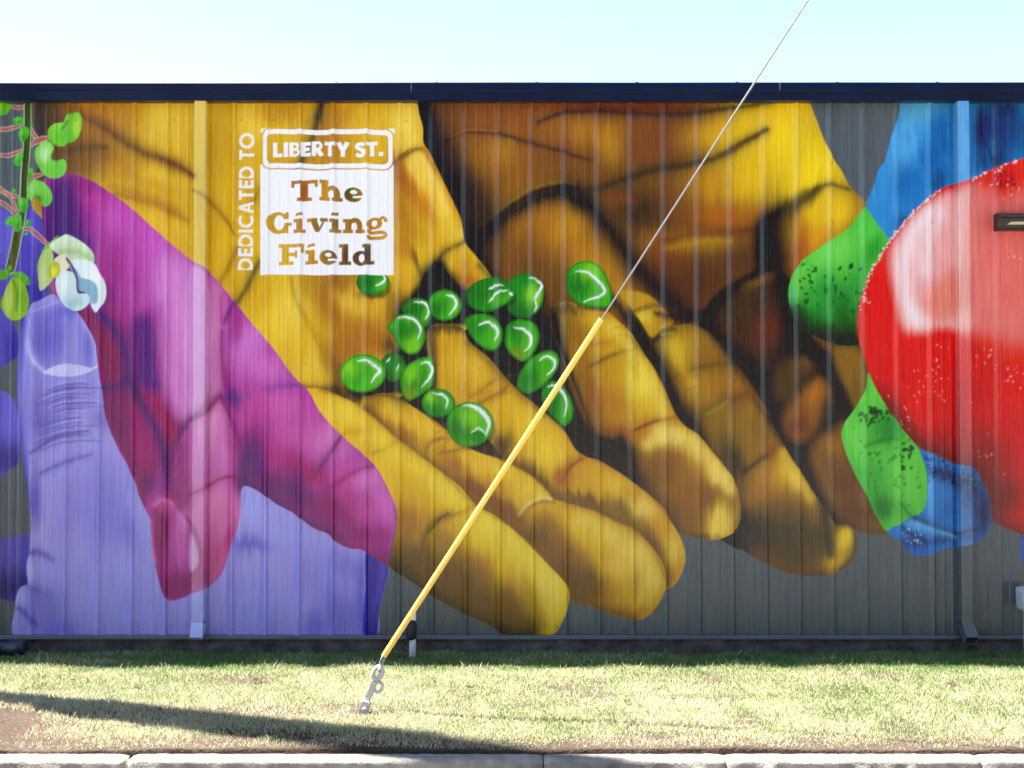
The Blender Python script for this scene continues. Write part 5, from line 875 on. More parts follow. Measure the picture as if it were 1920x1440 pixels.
lk(tc.outputs['Object'], n1.inputs['Vector']); lk(tc.outputs['Object'], n2.inputs['Vector']); lk(n1.outputs['Fac'], mx.inputs[0]); lk(n2.outputs['Fac'], mx.inputs[2]); lk(mx.outputs[0], rp.inputs['Fac']); lk(rp.outputs['Color'], p.inputs['Base Color']); lk(n2.outputs['Fac'], bp.inputs['Height']); lk(bp.outputs['Normal'], p.inputs['Normal'])
setp(p, rough=.95, spec=.15); M['soil'] = m
xs = np.linspace(-8, 8, 640); ys = np.concatenate([np.linspace(KERB_B + .002, -2.93, 26), np.linspace(-2.91, .02, 110)])
X, Y = np.meshgrid(xs, ys)
Z = lawn_h(X, Y)
lawn = link('lawn_ground', grid_mesh('lawn_ground', np.stack([X, Y, Z], -1).reshape(-1, 3), len(xs), len(ys), smooth=True), M['soil'])
tag(lawn, kind='structure')

kerb = empty('kerb', (0, KERB_F, ROAD_Z)); tag(kerb, kind='structure')
def kerb_section(x0, x1, seed):
    r = random.Random(seed)
    prof = [(KERB_B, -.24), (KERB_B, KERB_Z - .006), (KERB_B - .008, KERB_Z), (KERB_F + .032, KERB_Z)]
    for k in range(1, 6):
        a = math.pi / 2 * k / 5
        prof.append((KERB_F + .032 - .03 * math.sin(a), KERB_Z - .03 + .03 * math.cos(a)))
    prof += [(KERB_F - .012, -.24)]
    n = max(3, int((x1 - x0) / .035)); bm = bmesh.new(); rings = []
    for i in range(n + 1):
        x = x0 + (x1 - x0) * i / n
        e = min(i, n - i); pull = .008 if e == 0 else (.002 if e == 1 else 0)
        chip = 0
        ring = []
        for j, (y, z) in enumerate(prof):
            dz = (r.random() - .5) * .0035 if 1 <= j <= 8 else 0
            dy = (r.random() - .5) * .004 if 3 <= j <= 8 else 0
            if 3 <= j <= 7 and r.random() < .02: dz -= .008; dy += .006
            ring.append(bm.verts.new((x, y + dy + (pull if j > 4 else 0), z + dz - (pull if 1 <= j <= 8 else 0))))
        rings.append(ring)
    for a, b in zip(rings, rings[1:]):
        for j in range(len(prof) - 1): bm.faces.new((a[j], a[j + 1], b[j + 1], b[j]))
    bm.faces.new(rings[0]); bm.faces.new(rings[-1][::-1])
    o = bm_obj('kerb_section', bm, M['kerb'], None, True)
    o.parent = kerb; o.matrix_parent_inverse = Matrix.Translation(-Vector(kerb.location))
    return o
joints = [-9, -5.6, -2.452, .2, 1.36, 2.98, 5.9, 9]
for i, (a, b) in enumerate(zip(joints, joints[1:])):
    kerb_section(a + (.016 if i == 2 else .004), b - (.016 if i == 1 else .004), 40 + i)

# ------------------------------------------------------------------ unseen building added across the road, behind the photographer, to hide the low sky
wh = empty('unseen_warehouse', (20, -24, ROAD_Z)); tag(wh, 'unseen long dark brick building across the road, added to block the low sky', 'building')
def wpart(name, bm, mat):
    o = bm_obj(name, bm, mat); o.parent = wh; o.matrix_parent_inverse = Matrix.Translation(-Vector(wh.location)); return o
bm = bmesh.new(); add_box(bm, -12, -44, -.25, 60, -20, 12.2); wpart('wall', bm, M['brick'])
bm = bmesh.new(); add_box(bm, -12.15, -44.15, 12.2, 60.15, -19.85, 12.6); wpart('parapet_cap', bm, M['concrete'])
for k in range(8):
    bm = bmesh.new(); add_box(bm, -1 + 7.4 * k, -19.99, -.2, 2.6 + 7.4 * k, -19.93, 4.2); wpart('roller_door', bm, M['steel'])
    bm = bmesh.new(); add_box(bm, -1 + 7.4 * k, -19.99, 6.4, 2.2 + 7.4 * k, -19.94, 8.2); wpart('window', bm, M['darkblue'])

# ------------------------------------------------------------------ the building
WALL_TOP, WALL_BOT = 5.06, .122
def to_mural(x, y, z):
    """drawing units of the mural for a point of the facade"""
    dy, dz = y - CAM_Y, z - CAM_Z
    fw = dy * math.cos(CAM_TILT) + dz * math.sin(CAM_TILT); up = -dy * math.sin(CAM_TILT) + dz * math.cos(CAM_TILT)
    return 960.0 + FOCAL * x / fw, 720.0 - FOCAL * up / fw

PITCH, RIB0 = .3062, -4.145
RW = (.040, .012, .020); RH = .031
def sheet_profile(step):
    """one cover width of ribbed sheet: (offset x, proud distance)"""
    pts = []
    for k in range(3):
        b = k * PITCH
        pts += [(b, 0), (b + RW[0], RH), (b + RW[0] + RW[1], RH), (b + sum(RW), 0)]
        f0 = b + sum(RW); w = PITCH - sum(RW)
        for q in (.33, .67):
            c = f0 + w * q
            pts += [(c - .014, 0), (c - .008, .0042), (c + .008, .0042), (c + .014, 0)]
    pts.append((3 * PITCH, 0))
    out = [pts[0]]
    for a, b in zip(pts, pts[1:]):
        n = max(1, int(math.ceil((b[0] - a[0]) / step)))
        for i in range(1, n + 1):
            t = i / n
            out.append((a[0] + (b[0] - a[0]) * t, a[1] + (b[1] - a[1]) * t))
    return np.array(out)

building = empty('metal_building', (0, 0, 0))
tag(building, 'ribbed metal building covered with a mural of large hands, peas and vegetables', 'building')

sheets = []
k0 = 2 - 3 * 4
for m_ in range(0, 17):
    x0 = RIB0 + (k0 + 3 * m_) * PITCH
    x1 = x0 + 3 * PITCH
    if x1 < WALL_L - .5 or x0 > WALL_R + .2: continue
    inside = x1 > -4.75 and x0 < 4.75
    text = x1 > (436 - 960) / 203.0 and x0 < (746 - 960) / 203.0
    step = (1.15 if text else 1.9) / 204.0 if inside else 6.0 / 204.0
    pr = sheet_profile(step)
    if inside:
        zt, zb = CAM_Z + (720 - 232) / 203. + .22, CAM_Z + (720 - 524) / 203. + .18
        if text:
            zs = np.concatenate([np.arange(WALL_BOT, zb, 2.0 / 204), np.arange(zb, zt, 1.15 / 204), np.arange(zt, WALL_TOP, 2.0 / 204), [WALL_TOP]])
        else:
            zs = np.append(np.arange(WALL_BOT, WALL_TOP, 2.0 / 204), WALL_TOP)
    else:
        zs = np.linspace(WALL_BOT, WALL_TOP, 160)
    X, Z = np.meshgrid(x0 + pr[:, 0], zs)
    Yp = np.repeat(pr[None, :, 1], len(zs), 0)
    wave = .0022 * (noise2(X * 2.4 + 40, Z * 1.1 + 9, 11) - .5) + .0012 * (noise2(X * 7 + 40, Z * 2.3 + 9, 12) - .5)
    lap = np.where(X - x0 < .012, -.0018, 0)                                    # the side lap stands a little proud
    Y = -Yp + wave + lap
    sheets.append((np.stack([X, Y, Z], -1).reshape(-1, 3), len(pr), len(zs), step))

# downspouts: front and side strips of the painted box, same paint
def spout_points(x0, x1, yb, yf, z0, z1):
    path = [(x0, yb), (x0, yf + .006), (x0 + .006, yf), (x1 - .006, yf), (x1, yf + .006), (x1, yb)]
    cols = []
    for a, b in zip(path, path[1:]):
        L_ = math.hypot(b[0] - a[0], b[1] - a[1]); n = max(1, int(L_ / (2.0 / 204)))
        cols += [(a[0] + (b[0] - a[0]) * i / n, a[1] + (b[1] - a[1]) * i / n) for i in range(n)]
    cols.append(path[-1])
    zs = np.append(np.arange(z0, z1, 2.0 / 204), z1); c = np.array(cols)
    X, Z = np.meshgrid(c[:, 0], zs); Y = np.repeat(c[None, :, 1], len(zs), 0)
    return np.stack([X, Y, Z], -1).reshape(-1, 3), len(cols), len(zs)
SPOUTS = [(-2.912, -2.803), (4.083, 4.19)]
spouts = [spout_points(a, b, -.003, -.105, .235, 5.012) for a, b in SPOUTS]

allp = np.vstack([s[0] for s in sheets] + [s[0] for s in spouts])
isw = np.concatenate([np.zeros(sum(len(s[0]) for s in sheets), bool), np.ones(sum(len(s[0]) for s in spouts), bool)])
mu, mv = to_mural(allp[:, 0], np.where(isw, allp[:, 1], 0.0), allp[:, 2])
painter = Painter(mu, mv); painter.aa = 1.6
paint_mural(painter)
pc = .62 * (np.maximum(painter.c, 0) / .62) ** 1.06
wy = np.clip((pc[:, 1] / (pc[:, 0] + 1e-4) - .22) / .15, 0, 1) * np.clip((pc[:, 0] - pc[:, 2]) / (pc[:, 0] + 1e-4) * 1.6 - .5, 0, 1) * (pc[:, 0] > pc[:, 1])
dk = np.clip((.42 - pc[:, 0]) / .3, 0, 1)
pc[:, 1] *= 1 + (.07 + .16 * dk) * wy; pc[:, 0] *= 1 - .05 * dk * wy                                                     # the ochres lean to olive
sat = (np.ptp(pc, axis=1) > .05) & isw
pc[sat] = pc[sat] * np.array([.92, 1.02, .95], dtype=np.float32) + np.array([.075, .085, .095], dtype=np.float32)                                                # coloured parts of the spouts are paler than the sheets
colors = np.clip((pc * 1.06 - .022) * PAINT_GAIN, .003, .88)
i = 0
for P, nu, nv, step in sheets:
    n = len(P)
    link('wall_sheet', grid_mesh('wall_sheet', P, nu, nv, colors[i:i + n]), M['paint'], building)
    i += n
for (P, nu, nv), (xa, xb) in zip(spouts, SPOUTS):
    n = len(P)
    sp = link('downspout', grid_mesh('downspout', P, nu, nv, colors[i:i + n]), M['paint'], building); i += n
    # kicked-out shoe, open at its lower end
    bm = bmesh.new()
    A_ = [(-.004, .25), (-.105, .25)]; B_ = [(-.105, .085), (-.215, .135)]
    def quad(*v): bm.faces.new([bm.verts.new(q) for q in v])
    e = .002
    tl, tr = (xa, -.105, .25), (xb, -.105, .25); bl, br = (xa - e, -.215, .14), (xb + e, -.215, .14)
    if xa < 0: bl, br = (xa - e, -.15, .125), (xb + e, -.15, .125)
    ul, ur = (xa, -.005, .25), (xb, -.005, .25); cl, cr = (xa - e, -.165, .062), (xb + e, -.165, .062)
    if xa < 0: cl, cr = (xa - e, -.12, .1), (xb + e, -.12, .1)
    ml, mr_ = (xa, -.005, .19), (xb, -.005, .19)
    quad(tl, tr, br, bl); quad(ul, tl, bl, cl, ml); quad(ur, mr_, cr, br, tr); quad(ml, cl, cr, mr_); quad(ul, ur, tr, tl); quad(ul, ml, mr_, ur)
    bmesh.ops.remove_doubles(bm, verts=bm.verts, dist=.0005)
    sh = bm_obj('spout_shoe', bm, M['steel'] if xa > 0 else M['shoe'], sp)
    so = sh.modifiers.new('wall', 'SOLIDIFY'); so.thickness = .003; so.offset = -1

# fixing screws along the foot and up the laps (too small to pick apart singly)
bm = bmesh.new()
def screw(x, y, z):
    r = .0055
    ring = [bm.verts.new((x + r * math.cos(2 * math.pi * k / 6), y, z + r * math.sin(2 * math.pi * k / 6))) for k in range(6)]
    top = [bm.verts.new((x + r * .7 * math.cos(2 * math.pi * k / 6), y - .006, z + r * .7 * math.sin(2 * math.pi * k / 6))) for k in range(6)]
    for k in range(6): bm.faces.new((ring[k], ring[(k + 1) % 6], top[(k + 1) % 6], top[k]))
    bm.faces.new(top)
for k in range(-2, 30):
    b = RIB0 + k * PITCH
    for zrow in (.196, 2.6, 4.86):
        for dx in (-.035, .105):
            if zrow == .196 or dx > 0: screw(b + dx, -.0005, zrow)
    if (k - 2) % 3 == 0:
        for z in np.arange(.6, 5, .55): screw(b + RW[0] + .014, -RH - .0005, z)
o = bm_obj('fixing_screws', bm, M['steel'], building); tag(o, kind='stuff')

# base trim and foundation
bm = bmesh.new(); extrude_x(bm, [(.0, .1205), (-.044, .1205), (-.05, .114), (-.05, .096), (-.054, .092), (-.048, .090), (-.042, .094), (.0, .096)], WALL_L - .1, WALL_R + .1)
bm_obj('base_trim', bm, M['trim'], building)
xs = np.linspace(WALL_L - .1, WALL_R + .1, 420); zs = np.array([-.2, -.05, 0, .02, .04, .055, .07, .093])
X, Z = np.meshgrid(xs, zs); Y = -.012 - .012 * noise2(X * 9, Z * 60, 3) - .01 * noise2(X * 2.2, Z * 20, 4)
for jx in (-3.42, -1.9, .4, 3.65, 4.05): Y = Y + .02 * np.exp(-((X - jx - .02 * np.sin(Z * 60)) / .008) ** 2)
link('foundation', grid_mesh('foundation', np.stack([X, Y, Z], -1).reshape(-1, 3), len(xs), len(zs)), M['concrete'], building)
# body of the building behind the sheets, ends and roof
bm = bmesh.new(); add_box(bm, WALL_L, .012, -.2, WALL_R, 13.9, 5.03)
bm_obj('wall_core', bm, M['steel'], building)
bm = bmesh.new(); extrude_x(bm, [(-.02, 5.085), (7, 5.62), (14.1, 5.085), (14.1, 5.115), (7, 5.66), (-.02, 5.125)], WALL_L - .15, WALL_R + .15)
bm_obj('roof', bm, M['roof'], building)

# gutter in lengths
gp = [(-.001, 5.016), (-.108, 5.013), (-.116, 5.016), (-.124, 5.092), (-.128, 5.098), (-.139, 5.101), (-.142, 5.105), (-.143, 5.166), (-.139, 5.172), (-.128, 5.174), (-.126, 5.168), (-.118, 5.16), (-.110, 5.03), (-.02, 5.03), (-.018, 5.165), (-.001, 5.165)]
gj = [WALL_L - .2, -.92, 2.445, WALL_R + .2]
for a, b in zip(gj, gj[1:]):
    bm = bmesh.new(); prev = None; ng = int((b - a) / .22)
    for q in range(ng + 1):
        xq = a + .0015 + (b - a - .003) * q / ng
        dy, dz = .0035 * (noise1(np.float64(xq * 1.3 + 40), 2) - .5) + .002 * (noise1(np.float64(xq * 4 + 40), 3) - .5), .003 * (noise1(np.float64(xq * .9 + 40), 5) - .5)
        ring = [bm.verts.new((xq, y + (dy if y < -.1 else 0), z + (dz if y < -.1 else 0))) for y, z in gp]
        if prev:
            for k in range(len(gp)): bm.faces.new((prev[k], prev[(k + 1) % len(gp)], ring[(k + 1) % len(gp)], ring[k]))
        else: bm.faces.new(ring[::-1])
        prev = ring
    bm.faces.new(prev)
    bm_obj('gutter_length', bm, M['navy'], building)
for xj in gj[1:-1]:
    bm = bmesh.new(); add_box(bm, xj - .003, -.1445, 5.1, xj + .003, -.1432, 5.168)
    bm_obj('joint_sealant', bm, M['kerb'], building)
base = None
for k in range(-3, 17):
    x = (69 - 960) / 204.8 + k * .9155
    if base is None:
        bm = bmesh.new(); add_box(bm, -.012, -.136, 5.1735, .012, -.02, 5.178); add_tube(bm, [(0, -.13, 5.177), (0, -.13, 5.1805)], .005, 6)
        base = bm_obj('gutter_strap', bm, M['navy'], building); base.location.x = x
    else:
        c = base.copy(); COL.objects.link(c); c.location.x = x
# ------------------------------------------------------------------ things by the wall
# floodlight
t = empty('wall_light', (4.6, -.04, 3.9)); tag(t, 'dark brown wedge-shaped wall light mounted on the red tomato of the mural', 'wall light')
def sub(o, t):
    o.parent = t; o.matrix_parent_inverse = Matrix.Translation(-Vector(t.location)); return o
bm = bmesh.new(); extrude_x(bm, [(-.036, 3.975), (-.1, 3.979), (-.165, 3.965), (-.17, 3.95), (-.168, 3.936), (-.15, 3.925), (-.14, 3.84), (-.12, 3.822), (-.036, 3.822)], 4.428, 4.772)
bmesh.ops.bevel(bm, geom=[e for e in bm.edges if abs(e.verts[0].co.x - e.verts[1].co.x) < .001], offset=.004, segments=2, affect='EDGES')
sub(bm_obj('housing', bm, M['bronze']), t)
bm = bmesh.new()
pts = [(4.505, -.1535, 3.868), (4.545, -.1535, 3.893), (4.72, -.1535, 3.893), (4.735, -.1535, 3.868)]
a = [bm.verts.new(p_) for p_ in pts]; b = [bm.verts.new((x, y + .03, z)) for x, y, z in pts]
bm.faces.new(a)
for k in range(4): bm.faces.new((a[k], a[(k + 1) % 4], b[(k + 1) % 4], b[k]))
sub(bm_obj('lens', bm, M['lens']), t)

# utility riser with rounded box
t = empty('utility_riser', (4.64, -.16, 0)); tag(t, 'grey utility box with rounded cover on a pipe at the foot of the wall', 'utility box')
bm = bmesh.new()
prof = []
for cx, cz, a0 in ((.035, .545, 0), (-.035, .545, 90), (-.03, .41, 180), (.03, .41, 270)):
    for k in range(5):
        a = math.radians(a0 + 22.5 * k); prof.append((cx + .028 * math.cos(a), cz + .028 * math.sin(a)))
fr = [bm.verts.new((4.645 + x, -.235, z)) for x, z in prof]; md = [bm.verts.new((4.645 + x * 1.12, -.215, .478 + (z - .478) * 1.08)) for x, z in prof]; bk = [bm.verts.new((4.645 + x * 1.12, -.1, .478 + (z - .478) * 1.08)) for x, z in prof]
n = len(prof)
for A_, B_ in ((fr, md), (md, bk)):
    for k in range(n): bm.faces.new((A_[k], A_[(k + 1) % n], B_[(k + 1) % n], B_[k]))
bm.faces.new(fr); bm.faces.new(bk[::-1])
sub(bm_obj('cover', bm, M['greybox']), t)
bm = bmesh.new(); add_box(bm, 4.567, -.2, .53, 4.6, -.11, .572, .008); sub(bm_obj('cover_hood', bm, M['greybox']), t)
bm = bmesh.new(); add_tube(bm, [(4.645, -.155, -.15), (4.645, -.155, .2), (4.645, -.155, .375)], [.026, .025, .023], 16); sub(bm_obj('riser_pipe', bm, M['greybox'], None, True), t)
bm = bmesh.new(); add_tube(bm, [(4.645, -.155, .355), (4.645, -.155, .382)], .031, 16); sub(bm_obj('collar', bm, M['galv'], None, True), t)

# white standpipe with black wrap
t = empty('standpipe', (-.895, -.2, 0)); tag(t, 'short white pipe with black wrapping standing in the grass against the wall', 'pipe')
bm = bmesh.new(); add_tube(bm, [(-.893, -.2, -.15), (-.893, -.2, .16), (-.889, -.2, .33), (-.889, -.2, .355), (-.889, -.2, .368), (-.889, -.2, .373)], [.031, .031, .027, .027, .02, .006], 18); sub(bm_obj('pipe', bm, M['pvc'], None, True), t)
bm = bmesh.new()
rg = []
for k, (z, r) in enumerate(((.118, .036), (.125, .043), (.15, .047), (.19, .046), (.23, .042), (.26, .037), (.292, .034), (.298, .029))):
    ring = []
    for q in range(20):
        a = 2 * math.pi * q / 20; rr_ = r * (1 + .07 * math.sin(3 * a + k) + .05 * math.sin(7 * a + 2 * k))
        ring.append(bm.verts.new((-.892 - (.012 if k < 4 else .003) + rr_ * math.cos(a), -.2 + rr_ * math.sin(a), z)))
    rg.append(ring)
for A_, B_ in zip(rg, rg[1:]):
    for q in range(20): bm.faces.new((A_[q], A_[(q + 1) % 20], B_[(q + 1) % 20], B_[q]))
sub(bm_obj('wrap', bm, M['black'], None, True), t)
bm = bmesh.new(); add_tube(bm, [(-.935, -.225, .13), (-.955, -.232, .1), (-.962, -.23, .07)], [.012, .014, .005], 8); sub(bm_obj('wrap_tail', bm, M['black'], None, True), t)

# dark pipe lying along the foundation
t = empty('drain_pipe', (-5.2, -.14, .05)); tag(t, 'dark blue plastic drain pipe lying at the foot of the wall', 'drain pipe')
bm = bmesh.new(); pts = []; rad = []
for k in range(0, 150):
    pts.append((-6.4 + 1.99 * k / 149, -.15, 0.03 + .004 * math.sin(k * .05))); rad.append(.062 + .004 * (1 if (k // 2) % 2 else -.6))
add_tube(bm, pts, rad, 20); sub(bm_obj('pipe', bm, M['darkblue'], None, True), t)
bm = bmesh.new(); add_tube(bm, [(-4.54, -.15, .032), (-4.41, -.15, .032), (-4.395, -.15, .032)], [.072, .072, .064], 22); sub(bm_obj('end_collar', bm, M['darkblue'], None, True), t)

# ------------------------------------------------------------------ guy wire, guard and ground anchor
WA = Vector((-.929, -2.14, .399)); WB = Vector((2.071, -2.530, 5.054)); WD = (WB - WA).normalized()
pole_base = Vector((4.72, -2.82, 0))
s_end = (4.72 - WA.x) / WD.x; pole_hit = WA + WD * s_end
g = empty('guy_wire', tuple(WA)); tag(g, 'slanting steel guy wire with a long bright yellow guard sleeve', 'guy wire')
bm = bmesh.new()
w0 = WA - WD * .05
side = WD.cross(Vector((0, 1, 0))).normalized(); oth = WD.cross(side)
n_st, turns = 7, 150
Lw = (pole_hit - w0).length
add_tube(bm, [w0, w0 + WD * Lw], .0068, 12)
sub(bm_obj('strand', bm, M['wire'], None, True), g)
g1 = WA + WD * 2.90
bm = bmesh.new()
N, outer, inner = 22, .0205, .017
rings = []
for q in (WA, WA + WD * .003, WA + WD * .006, WA + WD * .9, WA + WD * 1.9, g1 - WD * .006, g1 - WD * .003, g1):
    ro = []
    for k in range(N + 1):
        a = math.radians(-60) + math.radians(300) * k / N
        ro.append(q + (side * math.cos(a) + oth * math.sin(a)) * outer)
    for k in range(N, -1, -1):
        a = math.radians(-60) + math.radians(300) * k / N
        ro.append(q + (side * math.cos(a) + oth * math.sin(a)) * inner)
    rings.append([bm.verts.new(v) for v in ro])
m = len(rings[0])
for A_, B_ in zip(rings, rings[1:]):
    for k in range(m): bm.faces.new((A_[k], A_[(k + 1) % m], B_[(k + 1) % m], B_[k]))
for R_ in (rings[0][::-1], rings[-1]):
    for k in range(N): bm.faces.new((R_[k], R_[k + 1], R_[m - 2 - k], R_[m - 1 - k]))
guard = sub(bm_obj('guard_sleeve', bm, M['yellow'], None, False), g)
me = guard.data
for pl in me.polygons: pl.use_smooth = pl.area > .0005
bm = bmesh.new(); c = WA + WD * .035 - oth * 0 + side * .018; add_tube(bm, [c, c + side * .006 + Vector((.004, -.004, 0))], .006, 8)
rv = bm_obj('rivet', bm, M['rubber']); rv.parent = guard
bm = bmesh.new(); c = WA + WD * 1.79 + Vector((0, -.0205, 0)); add_tube(bm, [c, c + Vector((0, -.004, 0))], .006, 8)
rv = bm_obj('rivet', bm, M['galv']); rv.parent = guard
for o in guard.children: o.matrix_parent_inverse = Matrix.Translation(-Vector(g.location))

# anchor: clevis block, shank, side loop, upper eye
AB = Vector((-1.088, -2.13, -.02)); AT = Vector((-.958, -2.135, .335)); AX = (AT - AB).normalized(); LX = Vector((AX.z, 0, -AX.x)).normalized(); FX = AX.cross(LX).normalized()
an = empty('ground_anchor', (-1.088, -2.13, 0)); tag(an, 'pale galvanised steel anchor shackle with two eyes standing in the lawn', 'anchor')
def loc(a, l, f=0.0): return AB + AX * a + LX * l + FX * f
def slab_poly(bm, outline, th):
    f_ = [bm.verts.new(loc(a, l, th)) for a, l in outline]; b_ = [bm.verts.new(loc(a, l, -th)) for a, l in outline]
    n_ = len(outline)
    bm.faces.new(f_); bm.faces.new(b_[::-1])
    for k in range(n_): bm.faces.new((f_[k], f_[(k + 1) % n_], b_[(k + 1) % n_], b_[k]))
bm = bmesh.new(); slab_poly(bm, [(-.03, -.036), (.09, -.034), (.104, -.024), (.106, .022), (.098, .034), (-.03, .038)], .03)
bmesh.ops.bevel(bm, geom=list(bm.edges), offset=.006, segments=2, affect='EDGES')
sub(bm_obj('clevis_block', bm, M['galv']), an)
bm = bmesh.new(); slab_poly(bm, [(.09, -.021), (.16, -.019), (.255, -.018), (.265, 0), (.255, .016), (.2, .02), (.16, .026), (.09, .021)], .015)
bmesh.ops.bevel(bm, geom=list(bm.edges), offset=.005, segments=2, affect='EDGES')
sub(bm_obj('shank', bm, M['galv']), an)
bm = bmesh.new(); add_ring(bm, loc(.222, .043), AX, LX, .038, .028, .0125, flat=1.2); sub(bm_obj('side_loop', bm, M['galv'], None, True), an)
bm = bmesh.new(); add_ring(bm, loc(.315, .004), AX, LX, .046, .032, .0155, flat=1.2); sub(bm_obj('upper_eye', bm, M['galv'], None, True), an)
bm = bmesh.new(); c = loc(.045, .006, 0)
face = 1 if FX.y < 0 else -1
add_tube(bm, [c + FX * face * .03, c + FX * face * .038, c + FX * face * .042], [.017, .017, .012], 16); sub(bm_obj('bolt_head', bm, M['galv']), an)
# grip loop of the wire through the eye
bm = bmesh.new()
top = loc(.352, .004)
for dx, dy in ((-.007, .006), (.009, -.006), (.0, .012)):
    add_tube(bm, [WA + Vector((dx * .7, dy, -.0)) + WD * .03, (WA + top) / 2 + Vector((dx * 1.5, dy * 1.2, 0)), top + Vector((dx, dy, -.008)), top + Vector((dx * .3, dy, -.026))], .0045, 8)
add_tube(bm, [WA + Vector((-.012, .0, 0)), WA + Vector((-.026, -.004, -.03)), WA + Vector((-.034, -.004, -.052)), WA + Vector((-.02, -.004, -.05)), WA + Vector((-.006, -.002, -.02))], .004, 8)
sub(bm_obj('wire_grip', bm, M['wire'], None, True), g)
bm = bmesh.new(); add_ring(bm, top + Vector((0, 0, -.006)), FX, AX, .018, .018, .007); sub(bm_obj('thimble', bm, M['galv'], None, True), g)

# ------------------------------------------------------------------ utility poles (their place is just outside the picture)
def pole(x, y, h, r0, r1, label, arm):
    t = empty('utility_pole', (x, y, 0)); tag(t, label, 'utility pole', 'wooden utility poles along the verge')
    bm = bmesh.new(); add_tube(bm, [(x, y, -.3), (x, y, h * .5), (x, y, h)], [r0, (r0 + r1) / 2, r1], 20); sub(bm_obj('shaft', bm, M['wood'], None, True), t)
    if arm:
        bm = bmesh.new(); add_box(bm, x - .06, y - 1.1, h - .7, x + .06, y + 1.1, h - .58, .01); sub(bm_obj('cross_arm', bm, M['wood']), t)
        for q in (-.95, .95):
            bm = bmesh.new(); add_tube(bm, [(x, y + q, h - .58), (x, y + q, h - .5), (x, y + q, h - .46), (x, y + q, h - .4)], [.03, .05, .03, .04], 12); sub(bm_obj('insulator', bm, M['pvc'], None, True), t)
pole(-5.15, -1.47, 17.5, .20, .255, 'wooden utility pole standing beyond the left end of the lawn', False)
pole(4.78, pole_hit.y, 10.5, .15, .12, 'wooden utility pole to the right that holds the guy wire', True)

